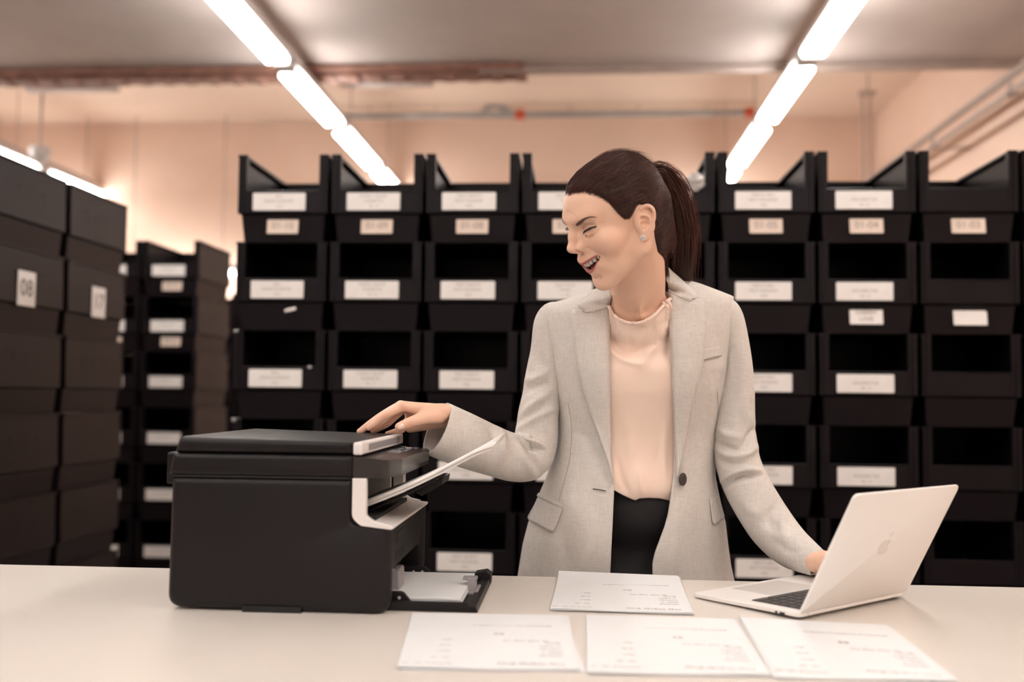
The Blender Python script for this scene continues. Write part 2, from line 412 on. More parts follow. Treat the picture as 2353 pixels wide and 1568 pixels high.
for k in range(10): b.box((GX0+GP*k-.02, GY+BD+.016, 0), (GX0+GP*k+.01, GY+BD+.046, 2.02))
tag(b.obj('gap_blocker_panel', M_bin), 'dark panel added behind the main bins to block light through the gaps', 'panel')
# ---- left racks, running back along the aisle (their long sides face the aisle)
RX = -1.99
cm08 = card_mesh(.115, .125, [('08', .085, 0, 0, .001)], M_card, M_ink2)
cm17 = card_mesh(.115, .125, [('17', .085, 0, 0, .001)], M_card, M_ink2)
for nm, y, rz in (('nearest', 3.225, 0), ('second', 4.225, math.pi)):
    for r in range(7):
        z = 2.09-.297-.3*r+.002
        o = new_bin(RX-BW/2, y, z, rz, f'dark bin seen side-on, {rown[r]} in the {nm} left stack', 'dark bins seen side-on at the left')
        if r == 1:
            cw = part('number_sheet', cm08 if nm == 'nearest' else cm17, o, ((BW/2+.002) if rz == 0 else -(BW/2+.002), .22 if rz == 0 else .24, .15), (0, 0, math.pi/2 if rz == 0 else -math.pi/2))
for k in range(2):
    for r in range(7):
        z = 2.09-.297-.3*r+.002
        o = new_bin(RX-.052-BW/2-k*.325, 5.2, z, 0, f'distant front-facing bin, {rown[r]} in the {"right" if k == 0 else "half-hidden left"} middle stack', 'front-facing bins of the middle rack')
        part('label_card', blankm, o, (-.011, -.0035, .1345))
        if r < 2: part('number_card', nummesh('08-01' if r == 0 else '08-02'), o, (.006, .0085, .056), (math.radians(-7), 0, 0))
for k in range(3):
    for r in range(7):
        z = 2.09-.297-.3*r+.002
        o = new_bin(-2.66-k*.325, 8.0, z, 0, f'far blurred bin, {rown[r]} in the rear stack {["seen through the gap", "left of the gap", "farthest left"][k]}', 'bins of the farthest rack')
        part('label_card', blankm, o, (-.011, -.0035, .1345))
# ================================================================ counter, papers
TZ = .94; TY1 = 1.905; TY0 = 1.10
e = empty('counter_table', (0, 1.5, 0))
b = MB(); b.prism(rpoly([(-2.4, TY0-1.5), (2.4, TY0-1.5), (2.4, TY1-1.5), (-2.4, TY1-1.5)], .01, 3), .03, 'z', TZ-.03); b.obj('tabletop', M_table, e, bevel=.002)
for x in (-2.3, 2.3):
    for y in (TY0-1.5+.08, TY1-1.5-.08): MB().box((x-.025, y-.025, 0), (x+.025, y+.025, TZ-.03)).obj('leg', M_house, e, bevel=.003)
MB().box((-2.3, .2, .84), (2.3, .22, TZ-.03)).obj('crossbar', M_house, e)
tag(e, 'long white laminate packing counter across the foreground', 'table')
def sheet_stack(name, corners, n, seed, label, rot=.02, curl=0):
    """each paper lies on its own; corners: far-left, far-right, near-right, near-left on the counter"""
    rr = random.Random(seed); C = [np.array(q, float) for q in corners]; cc = sum(C)/4
    out = []
    for k in range(n):
        a = rr.uniform(-1, 1)*rot*(k < n-1); off = np.array([rr.uniform(-1, 1), rr.uniform(-1, 1), 0])*.004*(k < n-1)
        R = np.array([[math.cos(a), -math.sin(a), 0], [math.sin(a), math.cos(a), 0], [0, 0, 1]])
        P = [R@(q-cc)+off for q in C]
        N = 12; vs = []; fs = []; z = .0009+k*.0009
        for i in range(N+1):
            for j in range(N+1):
                u, v = i/N, j/N; p = (P[0]*(1-u)+P[1]*u)*(1-v)+(P[3]*(1-u)+P[2]*u)*v
                h = curl*max(0, 1-v*3.2)**2*(1-.45*u)+.0006*math.sin(6*u+seed+k)*math.sin(5*v)
                vs.append((p[0], p[1], z+max(h, -.0004)))
        fs = [(i*(N+1)+j, (i+1)*(N+1)+j, (i+1)*(N+1)+j+1, i*(N+1)+j+1) for i in range(N) for j in range(N)]
        fs = [f[::-1] for f in fs]
        b = MB(); b.add(vs, fs)
        if k == n-1:
            def put(u, v, w, t, sz, dz=.0007):
                vs2, fs2 = text_geo(t, sz, 'LEFT')
                # writing is read from the far side of the counter
                ex = (P[1]-P[0])/np.linalg.norm(P[1]-P[0]); ey = (P[0]-P[3])/np.linalg.norm(P[0]-P[3])
                o = (P[0]*(1-u)+P[1]*u)*(1-v)+(P[3]*(1-u)+P[2]*u)*v
                b.add([tuple(o-ex*x-ey*y+np.array([0, 0, z+dz+curl*max(0, 1-v*3.2)**2*(1-.45*u)])) for x, y, _ in vs2], fs2, 1)
            put(.93, .93, 0, 'Miss Wendy Shop', .012); put(.30, .93, 0, 'AUFTRAG 482 107', .008)
            for i in range(5): put(.93, .80-i*.055, 0, ['Lieferadresse', 'Postfach 12', 'Musterweg 4', '10115 Berlin', 'Germany'][i], .006)
            for i in range(4): put(.28, .84-i*.10, 0, ['7001 1984', 'Datum', 'Kunde', 'Seite 1'][i], .006)
            put(.86, .55, 0, 'Pos  Artikel  Menge  Preis', .006); put(.60, .42, 0, '8E', .016)
            put(.9, .26, 0, 'Bitte bewahren Sie diesen Beleg fur Ihre Unterlagen auf', .0052)
        me = b.mesh('paper_sheet', [M_paper, M_ink3], smooth=False)
        o = bpy.data.objects.new('paper_sheet', me); COL.objects.link(o); o.location = (cc[0], cc[1], TZ)
        md = o.modifiers.new('s', 'SOLIDIFY'); md.thickness = .0003; md.offset = 0
        pos = 'top sheet of' if k == n-1 else ('lowest sheet of' if k == 0 else f'{"second sheet down" if k == n-2 else "third sheet down"} in')
        tag(o, f'white printed paper, {pos} {label}', 'paper', f'papers in {label}'); out.append(o)
    return out
def qz(l): return [onZ(x, y, TZ+.002) for x, y in l]
sheet_stack('a', [(-.036, 1.892, TZ), (.186, 1.893, TZ), (.180, 1.600, TZ), (-.044, 1.606, TZ)], 4, 1, 'the pile in front of the woman', .012, curl=.010)
sheet_stack('b', qz([(948, 1410), (1297, 1415), (1332, 1541), (912, 1536)]), 3, 2, 'the near left pile', .03)
sheet_stack('c', qz([(1347, 1414), (1688, 1424), (1772, 1553), (1349, 1546)]), 3, 3, 'the near middle pile', .02)
sheet_stack('d', qz([(1700, 1420), (2040, 1438), (2205, 1567), (1790, 1559)]), 3, 4, 'the near right pile', .02)
# ================================================================ printer
M_prn = mat('printer_black', (.0085, .0062, .0072), .38, spec=.34, bump=.35, bscale=900, var=.05, vscale=6)
M_prn2 = mat('printer_panel', (.030, .025, .024), .30, bump=.1, bscale=900)
M_pwhite = mat('printer_white', (.78, .74, .72), .35)
M_pgrey = mat('grey_plastic', (.30, .28, .29), .4)
M_dark = mat('dark_recess', (.008, .008, .009), .6)
M_glass = mat('display_glass', (.25, .26, .28), .12)
M_btn = mat('button_grey', (.55, .53, .52), .35)
PX0, PX1, PY0, PY1 = -.648, -.290, 1.545, 1.905
pr_ = empty('printer', ((PX0+PX1)/2, 1.72, TZ))
ox, oy = (PX0+PX1)/2, 1.72
def L(x, y, z): return (x-ox, y-oy, z-TZ)
def pbox(b, x0, x1, y0, y1, z0, z1, mi=0): return b.box(L(x0, y0, z0), L(x1, y1, z1), mi)
# body: side profile in x/z extruded along y, with a rounded plan
def pill(b, prof, y0, y1, r=.012, n=5, mi=0):
    P = np.array(prof, float); e1 = np.roll(P, -1, 0)-P; e0 = P-np.roll(P, 1, 0)
    def nrm(e): q = np.stack([e[:, 1], -e[:, 0]], 1); return q/(np.linalg.norm(q, axis=1)[:, None]+1e-12)
    area = 0.5*np.sum(P[:, 0]*np.roll(P[:, 1], -1)-np.roll(P[:, 0], -1)*P[:, 1]); sg = 1 if area > 0 else -1
    nn = sg*(nrm(e0)+nrm(e1)); nn /= np.linalg.norm(nn, axis=1)[:, None]+1e-12
    st = []
    for k in range(n+1):
        a = k/n*math.pi/2; st.append((y0+r*(1-math.sin(a)), r*(1-math.cos(a))))
    st = [(y0+r*(1-math.cos(k/n*math.pi/2)), r*(1-math.sin(k/n*math.pi/2))) for k in range(n+1)]
    st += [(y1-(y-y0), i) for y, i in st[::-1]]
    vs = []; m = len(P)
    for y, ins in st:
        cc = (P.max(0)+P.min(0))/2; ww = P.max(0)-P.min(0)
        for q in cc+(P-cc)*(1-2*ins/ww): vs.append(L(q[0], y, q[1]))
    fs = []
    for i in range(len(st)-1):
        for k in range(m): fs.append((i*m+k, i*m+(k+1) % m, (i+1)*m+(k+1) % m, (i+1)*m+k))
    fs += [tuple(range(m))[::-1], tuple((len(st)-1)*m+k for k in range(m))]
    if sg > 0: fs = [f[::-1] for f in fs]
    b.add(vs, fs, mi)
# lower body with the output bay cut out of its front
prof = rpoly([(PX0+.004, TZ), (PX0-.002+.0, TZ+.0), (PX0, 1.148), (-.350, 1.148), (-.350, 1.082), (PX1, 1.074), (PX1-.001, TZ)], 0)
prof = rpoly([(PX0+.002, TZ+.004), (PX0+.004, 1.150), (-.352, 1.150), (-.352, 1.080), (PX1+.001, 1.073), (PX1-.001, TZ)], [.022, .001, .001, .012, .004, .026], 6)
b = MB(); pill(b, prof, PY0, PY0+.030, .012)
pill(b, prof, PY1-.030, PY1, .012)
# the middle of the body (recessed front with the bay)
mid = [(PX0+.004, TZ+.012), (PX0+.004, 1.150), (-.440, 1.150), (-.440, 1.075), (PX1-.010, 1.068), (PX1-.012, 1.000), (-.330, .992), (-.330, .945)]
b.prism([(x-ox, z-TZ) for x, z in mid], PY1-PY0-.058, 'y', PY0+.029-oy)
b.obj('body', M_prn, pr_, smooth=True, sharp=40)
# grip recess along the bottom of the side
b = MB(); pbox(b, -.523, -.430, PY0-.0015, PY0+.02, TZ-.0, TZ+.010); b.obj('grip_recess', M_dark, pr_)
# bay interior
b = MB(); pbox(b, -.440, -.436, PY0+.03, PY1-.03, 1.078, 1.150); b.obj('bay_wall', M_dark, pr_)
# scanner bed layer and lid
lay = rpoly([(PX0-.000, 1.1505), (PX0+.006, 1.186), (-.351, 1.186), (-.351, 1.1505)], [.003, .004, .002, .002], 3)
b = MB(); pill(b, lay, PY0-.001, PY1+.001, .008); b.obj('scanner_bed', M_prn, pr_, smooth=True, sharp=40)
b = MB(); pbox(b, PX0+.004, -.352, PY0+.001, PY1-.001, 1.1485, 1.1515); b.obj('seam', M_dark, pr_)
lid = rpoly([(PX0+.008, 1.1865), (PX0+.016, 1.213), (-.352, 1.206), (-.352, 1.1865)], [.003, .012, .001, .001], 5)
b = MB(); pill(b, lid, PY0+.000, PY1-.004, .010); b.obj('scanner_lid', M_prn, pr_, smooth=True, sharp=40)
# hinge block behind
b = MB(); pbox(b, PX0-.008, PX0+.012, PY0+.012, PY0+.06, 1.136, 1.186); b.obj('hinge', M_prn, pr_, bevel=.003); b = MB(); pbox(b, PX0-.008, PX0+.012, PY1-.06, PY1-.012, 1.136, 1.186); b.obj('hinge', M_prn, pr_, bevel=.003)
# white lid handle strip
hs = MB(); hz0, hz1 = 1.1868, 1.2062
hs.prism(rpoly([(PY0-.002-oy, hz0-TZ), (PY1-.001-oy, hz0-TZ), (PY1-.001-oy, hz1-TZ), (PY0-.002-oy, hz1-TZ)], .004, 4), .015, 'x', -.352-ox)
hs.obj('lid_handle', M_pwhite, pr_, bevel=.0025)
b = MB(); pbox(b, -.3372, -.3362, PY0+.045, PY1-.045, hz0+.005, hz1-.004); b.obj('handle_recess', M_pgrey, pr_, bevel=.0003)
# control panel overhanging the bay
b = MB(); top = rpoly([(-.352, PY0), (-.300, PY0+.001), (-.284, PY0+.055), (-.282, PY1-.03), (-.290, PY1), (-.352, PY1)], [0, .022, .03, .02, .01, 0], 6)
m = len(top); vs = []
for z, dx in ((1.151, .0), (1.153, .0015), (1.181, .001), (1.184, -.001)):
    for x, y in top: vs.append(L(-.352+(x+.352)*(1+dx*10)-(0 if z > 1.16 else .002*(x > -.34)), y, z-.006*(x+.352)/.07*(z > 1.17)))
fs = [(i*m+k, i*m+(k+1) % m, (i+1)*m+(k+1) % m, (i+1)*m+k) for i in range(3) for k in range(m)]+[tuple(range(m))[::-1], tuple(3*m+k for k in range(m))]
b.add(vs, fs); cp = b.obj('control_panel', M_prn2, pr_, smooth=True, sharp=35)
pz = 1.1815
def onp(x): return 1.184-.006*(x+.352)/.07-.0004
b = MB(); x0, x1, y0, y1 = -.330, -.309, 1.705, 1.765
b.hull8([L(x0, y0, onp(x0)-.001), L(x1, y0, onp(x1)-.001), L(x1, y1, onp(x1)-.001), L(x0, y1, onp(x0)-.001), L(x0, y0, onp(x0)+.0015), L(x1, y0, onp(x1)+.0015), L(x1, y1, onp(x1)+.0015), L(x0, y1, onp(x0)+.0015)])
o = b.obj('display', M_glass, pr_); o.parent = cp
for (x, y, w, h) in ((-.325, 1.785, .007, .012), (-.312, 1.785, .007, .012), (-.325, 1.807, .007, .012), (-.312, 1.807, .007, .012), (-.325, 1.829, .007, .012), (-.312, 1.829, .007, .012), (-.318, 1.853, .012, .016), (-.330, 1.875, .009, .010), (-.308, 1.875, .009, .010)):
    b = MB(); b.prism(rpoly([(x-w/2-ox, y-h/2-oy), (x+w/2-ox, y-h/2-oy), (x+w/2-ox, y+h/2-oy), (x-w/2-ox, y+h/2-oy)], .002, 3), .0022, 'z', onp(x)-TZ-.0003)
    o = b.obj('button', M_btn if w > .01 else M_glass, cp)
vs, fs = text_geo('brother', .014)
b = MB(); b.add([L(-.322-y2, 1.600+x2, onp(-.322)+.0006) for x2, y2, _ in vs], fs); b.obj('nameplate', M_btn, cp)
# the white U frame around the bay (near and far uprights and the shelf)
b = MB()
b.prism([(x-ox, z-TZ) for x, z in rpoly([(-.352, 1.1505), (-.352, 1.0885), (-.338, 1.077), (-.288, 1.0715), (-.286, 1.0775), (-.318, 1.0845), (-.330, 1.092), (-.330, 1.1505)], [0, .02, .01, .004, .003, .004, .008, 0], 5)], .014, 'y', PY0-.003-oy)
b.obj('bay_frame', M_pwhite, pr_, bevel=.0022)
b = MB()
b.prism([(x-ox, z-TZ) for x, z in rpoly([(-.352, 1.1505), (-.352, 1.0885), (-.338, 1.077), (-.300, 1.073), (-.300, 1.081), (-.318, 1.0845), (-.330, 1.092), (-.330, 1.1505)], [0, .02, .01, .004, .003, .004, .008, 0], 5)], .018, 'y', PY1-.022-oy)
b.obj('bay_frame', M_pwhite, pr_, bevel=.0022)
b = MB(); pbox(b, -.415, -.353, PY1-.035, PY1-.028, 1.086, 1.150); b.obj('bay_side', M_pwhite, pr_, bevel=.001)
# shelf lip in white running away along the front edge
b = MB(); sh = [(-.350, 1.0765), (-.288, 1.0715), (-.286, 1.077), (-.345, 1.0835)]
b.prism([(x-ox, z-TZ) for x, z in sh], PY1-PY0-.012, 'y', PY0+.010-oy); b.obj('output_shelf', M_pwhite, pr_, bevel=.0015)
# dark floor of the bay
b = MB(); pbox(b, -.44, -.322, PY0+.028, PY1-.034, 1.080, 1.0875); b.obj('bay_floor', M_dark, pr_)
# opened output flap carrying the printed sheets
fl = [(-.345, 1.090), (-.345, 1.086), (-.240, 1.136), (-.232, 1.142), (-.240, 1.142)]
b = MB(); b.prism([(x-ox, z-TZ) for x, z in fl], .14, 'y', 1.640-oy)
b.prism([(x-ox, z-TZ) for x, z in [(-.275, 1.118), (-.262, 1.112), (-.228, 1.132), (-.226, 1.144)]], .09, 'y', 1.665-oy)
b.obj('output_flap', M_prn, pr_, bevel=.001)
# front door of the body: panels, slot, lettering
b = MB(); pbox(b, PX1-.013, PX1-.006, PY0+.04, PY1-.03, 1.003, 1.066); b.obj('front_door', M_prn, pr_, bevel=.004)
b = MB(); pbox(b, PX1-.007, PX1-.0045, PY0+.085, PY0+.155, 1.040, 1.056); b.obj('door_grip', M_dark, pr_, bevel=.002)
vs, fs = text_geo('brother', .030, bold=.0006)
b = MB(); b.add([L(PX1-.0058, 1.66+x2, 1.022+y2) for x2, y2, _ in vs], [f for f in fs])
b.obj('lettering', M_dark, pr_)
b = MB()
for k in range(2): b.lathe([(0, 0), (.002, 0), (.002, .001), (0, .001)], n=8).xf(Matrix.Identity(4)) if False else pbox(b, PX1-.0062, PX1-.0045, 1.583+k*.012, 1.586+k*.012, .998+.002*k, 1.001+.002*k)
b.obj('status_light', M_btn, pr_)
# grey feed guide in the tray mouth
b = MB(); b.prism([(y-oy, z-TZ) for y, z in rpoly([(1.655, .952), (1.655, .990), (1.705, .993), (1.705, .952)], [0, .006, .012, 0], 4)], .022, 'x', -.318-ox); b.obj('feed_guide', M_pgrey, pr_, bevel=.002)
# paper tray pulled out of the front
tr = MB(); pbox(tr, -.33, -.172, 1.583, 1.835, TZ+.0005, TZ+.005)
pbox(tr, -.33, -.172, 1.578, 1.583, TZ+.0005, TZ+.016); pbox(tr, -.33, -.172, 1.835, 1.840, TZ+.0005, TZ+.016)
tr.hull8([L(-.174, 1.578, TZ+.0005), L(-.157, 1.578, TZ+.0005), L(-.157, 1.840, TZ+.0005), L(-.174, 1.840, TZ+.0005), L(-.174, 1.578, TZ+.010), L(-.160, 1.578, TZ+.010), L(-.160, 1.840, TZ+.010), L(-.174, 1.840, TZ+.010)])
tr.prism([(x-ox, z-TZ) for x, z in rpoly([(-.187, TZ+.001), (-.157, TZ+.001), (-.157, TZ+.018), (-.165, TZ+.024), (-.187, TZ+.020)], .004, 3)], .03, 'y', 1.812-oy)
tro = tr.obj('paper_tray', M_prn, pr_, bevel=.001)
for y in (1.592, 1.826):
    b = MB(); b.prism([(x-ox, z-TZ) for x, z in rpoly([(-.320, TZ+.004), (-.320, TZ+.028), (-.278, TZ+.028), (-.258, TZ+.004)], [0, .004, .012, .003], 4)], .006, 'y', y-oy); o = b.obj('side_guide', M_prn, tro, bevel=.001)
    for x in (-.300, -.284):
        b = MB(); b.tube([L(x, y-.0012, TZ+.018), L(x, y+.001, TZ+.018)], .0026, 10); b.obj('pin', M_btn, tro)
b = MB()
pbox(b, -.187, -.174, 1.700, 1.735, TZ+.004, TZ+.030); pbox(b, -.190, -.172, 1.695, 1.740, TZ+.004, TZ+.009); pbox(b, -.196, -.172, 1.708, 1.728, TZ+.026, TZ+.031)
pbox(b, -.174, -.168, 1.690, 1.745, TZ+.009, TZ+.013)
o = b.obj('end_stop', M_pgrey, tro, bevel=.001)
# stack of blank paper in the tray
b = MB()
nst = 7
for k in range(nst):
    d = .0006*((k*37) % 5-2); pbox(b, -.345+d, -.186+d, 1.601+d, 1.823+d, TZ+.0055+k*.0018, TZ+.0055+k*.0018+.00175)
o = b.obj('blank_paper_block', M_paper); o.location = pr_.location; tag(o, 'block of blank white paper in the open printer tray', 'paper stack')
# printed sheets resting on the flap, rising out of the bay
for k in range(4):
    vs = []; fs = []; N = 14
    for i in range(N+1):
        u = i/N
        x = -.372+.232*u+.002*k; zc = 1.092+.0036*k+.098*u+.014*u*u-.020*u*(1-u)
        for j in range(9):
            v = j/8
            y = 1.600+.235*v+.003*math.sin(k*2.1)
            # the free end curls at the near corner
            z = zc-.012*(max(0, u-.8)/.2)**2*(1-v)**2*(.8 if k > 1 else .5)+.0006*math.sin(v*5+k)*u
            vs.append((x-.372*0, y, z))
    for i in range(N):
        for j in range(8): fs.append((i*9+j, (i+1)*9+j, (i+1)*9+j+1, i*9+j+1))
    b = MB(); b.add([(x+.25, y-1.72, z-1.09) for x, y, z in vs], fs)
    o = b.obj('printed_sheet', M_card, smooth=True); o.location = (-.25, 1.72, 1.09)
    md = o.modifiers.new('s', 'SOLIDIFY'); md.thickness = .0024
    tag(o, ['lowest', 'second', 'third', 'topmost'][k]+' freshly printed sheet sticking out of the printer at a slant', 'paper', 'sheets coming out of the printer')
tag(pr_, 'black multifunction printer with white trim standing on the counter', 'printer')
# ================================================================ laptop
M_alu = mat('silver_aluminium', (.86, .83, .80), .38, metal=.12, bump=.1, bscale=1500)
M_pad = mat('trackpad', (.66, .62, .59), .3, metal=.1)
M_key = mat('dark_keys', (.035, .03, .03), .45)
M_keyb = mat('key_well', (.22, .20, .19), .5, metal=.4)
M_scr = mat('laptop_screen', (.02, .02, .025), .1)
M_logo = mat('pale_logo', (.79, .755, .725), .25, metal=.1)
lp = empty('laptop', (.3404, 1.575, TZ), .7309)
LL, LD = .300, .2166; G = .004
# local: +x along hinge, -n (towards the user) = +y
b = MB(); rp = rpoly([(0, .0), (LL, .0), (LL, LD), (0, LD)], .009, 5)
m = len(rp); vs = []
for z, s in ((.0015, .012), (.0045, .004), (.0062, .0), (.0120, .0), (.0128, .0006)):
    for x, y in rp:
        cx, cy = LL/2, LD/2; q = (cx+(x-cx)*(1-2*s/LL), cy+(y-cy)*(1-2*s/LD)); taper = (.004*(y/LD)) if z > .005 else 0
        vs.append((q[0], q[1], z-taper))
fs = [(i*m+k, i*m+(k+1) % m, (i+1)*m+(k+1) % m, (i+1)*m+k) for i in range(4) for k in range(m)]+[tuple(range(m))[::-1], tuple(4*m+k for k in range(m))]
b.add(vs, fs); base = b.obj('base', M_alu, lp, smooth=True, sharp=35)
def bz(y): return .0128-.004*y/LD
def plate(name, x0, x1, y0, y1, h, mt, par, r=.002):
    b = MB(); p = rpoly([(x0, y0), (x1, y0), (x1, y1), (x0, y1)], r, 3); m = len(p)
    b.add([(x, y, bz(y)-.0006) for x, y in p]+[(x, y, bz(y)+h) for x, y in p], [tuple(range(m))[::-1], tuple(range(m, 2*m))]+[(i, (i+1) % m, m+(i+1) % m, m+i) for i in range(m)])
    return b.obj(name, mt, par)
plate('trackpad', LL/2-.066, LL/2+.066, .118, .203, .0002, M_pad, base, .004)
plate('key_well', .022, LL-.022, .016, .112, .0002, M_keyb, base, .003)
rows = [(.018, .010, 14), (.031, .015, 14), (.048, .015, 13), (.065, .015, 12), (.082, .0135, 11)]
rows = [(.0175, .0085, 14, 0), (.0285, .0150, 14, .004), (.0465, .0150, 13, .010), (.0640, .0150, 12, .014), (.0815, .0135, 12, .002)]
kx0, kx1 = .0245, LL-.0245
for y, h, n, d in rows:
    pitch = (kx1-kx0)/n
    for k in range(n):
        x0 = kx0+k*pitch+.001; x1 = x0+pitch-.003
        plate('key', x0, x1, y, y+h, .0012, M_key, base, .0016)
for xs in ((.0245, .060), (.0630, .200), (.2030, .2500), (.2520, LL-.0245)):
    plate('key', xs[0], xs[1], .0972, .1105, .0012, M_key, base, .0016)
# small ports on the side and hinge
b = MB()
for y in (.028, .042): b.box((-.0008, y, .005), (.001, y+.009 if y < .03 else y+.004, .0085))
b.obj('port', M_key, base)
b = MB(); b.tube([(.02, .001, .0095), (LL-.02, .001, .0095)], .0035, 10); b.obj('hinge', M_alu, lp)
# lid, tilted back
tilt = math.radians(62.9); LH = .213
b = MB(); rp = rpoly([(0, 0), (LL, 0), (LL, LH), (0, LH)], [.006, .006, .010, .010], 6); m = len(rp); vs = []
for w, s in ((.0, .0022), (.0012, .0004), (.0030, .0), (.0048, .0006)):
    for x, h in rp:
        vs.append((LL/2+(x-LL/2)*(1-2*s/LL), LH/2+(h-LH/2)*(1-2*s/LH), w))
fs = [(i*m+k, i*m+(k+1) % m, (i+1)*m+(k+1) % m, (i+1)*m+k) for i in range(3) for k in range(m)]+[tuple(range(m))[::-1], tuple(3*m+k for k in range(m))]
b.add(vs, fs)
# map (x, h, w): h along lid up-direction, w thickness towards the user
def lidM():
    up = Vector((0, -math.cos(tilt), math.sin(tilt))); nrm = Vector((0, math.sin(tilt), math.cos(tilt)))
    return Matrix(((1, up.x, nrm.x, 0), (0, up.y, nrm.y, -.002), (0, up.z, nrm.z, .0115), (0, 0, 0, 1)))
b.xf(lidM()); lidob = b.obj('lid', M_alu, lp, smooth=True, sharp=35)
b = MB(); b.prism(rpoly([(.006, .008), (LL-.006, .008), (LL-.006, LH-.006), (.006, LH-.006)], .004, 3), .0006, 'z', .0047); b.xf(lidM()); b.obj('screen', M_scr, lidob)
# the maker's mark on the lid: a rounded fruit shape with a bite and a leaf
pts = []
for k in range(48):
    a = 2*math.pi*k/48; r = .0165*(1+.07*math.cos(2*a)-.12*max(0, math.sin(a))**8-.06*max(0, -math.sin(a))**10)
    x, y = r*math.cos(a)*.95, r*math.sin(a)
    d = math.hypot(x-.0185, y-.002)
    if d < .0085: vx, vy = (x-.0185)/d, (y-.002)/d; x, y = .0185+vx*.0085, .002+vy*.0085
    pts.append((x, y))
b = MB(); b.prism([(LL/2+x, .107+y) for x, y in pts], -.0003, 'z', .0001)
lf = [(.001, .0175), (.0015, .0225), (.005, .0265), (.0085, .0275), (.008, .0225), (.005, .0185)]
b.prism([(LL/2+x, .107+y) for x, y in lf], -.0003, 'z', .0001)
b.xf(lidM()); b.obj('lid_emblem', M_logo, lidob)
tag(lp, 'open silver laptop on the counter, its lid back facing the camera', 'laptop')
# ================================================================ implicit-surface sculpting tools
def surfnet(f, org, h):
    s = f < 0
    nx, ny, nz = f.shape
    c = [s[i:nx-1+i, j:ny-1+j, k:nz-1+k] for i in (0, 1) for j in (0, 1) for k in (0, 1)]
    a = c[0].copy(); o = c[0].copy()
    for q in c[1:]: a &= q; o |= q
    act = o & ~a
    I = np.argwhere(act); idx = -np.ones(act.shape, np.int32); idx[act] = np.arange(len(I))
    P = np.zeros((len(I), 3)); N = np.zeros(len(I))
    cor = [(i, j, k) for i in (0, 1) for j in (0, 1) for k in (0, 1)]
    V = {q: f[I[:, 0]+q[0], I[:, 1]+q[1], I[:, 2]+q[2]] for q in cor}
    for p in cor:
        for ax in range(3):
            if p[ax] == 0:
                q = list(p); q[ax] = 1; q = tuple(q); f0, f1 = V[p], V[q]
                m = (f0 < 0) != (f1 < 0)
                t = f0[m]/(f0[m]-f1[m]); b = np.tile(np.array(p, float), (m.sum(), 1)); b[:, ax] = t
                P[m] += b; N[m] += 1
    P = (P/N[:, None]+I)*h+np.array(org)
    F = []
    for ax in range(3):
        u, v = (ax+1) % 3, (ax+2) % 3
        sl0 = [slice(None)]*3; sl1 = [slice(None)]*3; sl0[ax] = slice(0, -1); sl1[ax] = slice(1, None)
        s0, s1 = s[tuple(sl0)], s[tuple(sl1)]
        E_ = np.argwhere(s0 != s1)
        E_ = E_[(E_[:, u] > 0) & (E_[:, v] > 0) & (E_[:, u] < f.shape[u]-1) & (E_[:, v] < f.shape[v]-1)]
        def ci(du, dv):
            q = E_.copy(); q[:, u] += du; q[:, v] += dv; return idx[q[:, 0], q[:, 1], q[:, 2]]
        A, B, C, D = ci(-1, -1), ci(0, -1), ci(0, 0), ci(-1, 0)
        fl = s0[E_[:, 0], E_[:, 1], E_[:, 2]]
        Q = np.stack([A, B, C, D], 1); Q[~fl] = Q[~fl][:, ::-1]; F.append(Q)
    F = np.concatenate(F); F = F[(F >= 0).all(1)]
    return P, F
def spline(pts, rad=None, sub=4):
    P = np.array(pts, float); R = np.array(rad, float) if rad is not None else np.zeros(len(P))
    Q = np.vstack([2*P[0]-P[1], P, 2*P[-1]-P[-2]]); o = []; r = []
    for i in range(len(P)-1):
        a, b, c, d = Q[i], Q[i+1], Q[i+2], Q[i+3]
        for k in range(sub):
            t = k/sub; o.append(.5*((2*b)+(c-a)*t+(2*a-5*b+4*c-d)*t*t+(3*b-a-3*c+d)*t**3)); r.append(R[i]*(1-t)+R[i+1]*t)
    o.append(P[-1]); r.append(R[-1]); return (np.array(o), np.array(r)) if rad is not None else np.array(o)
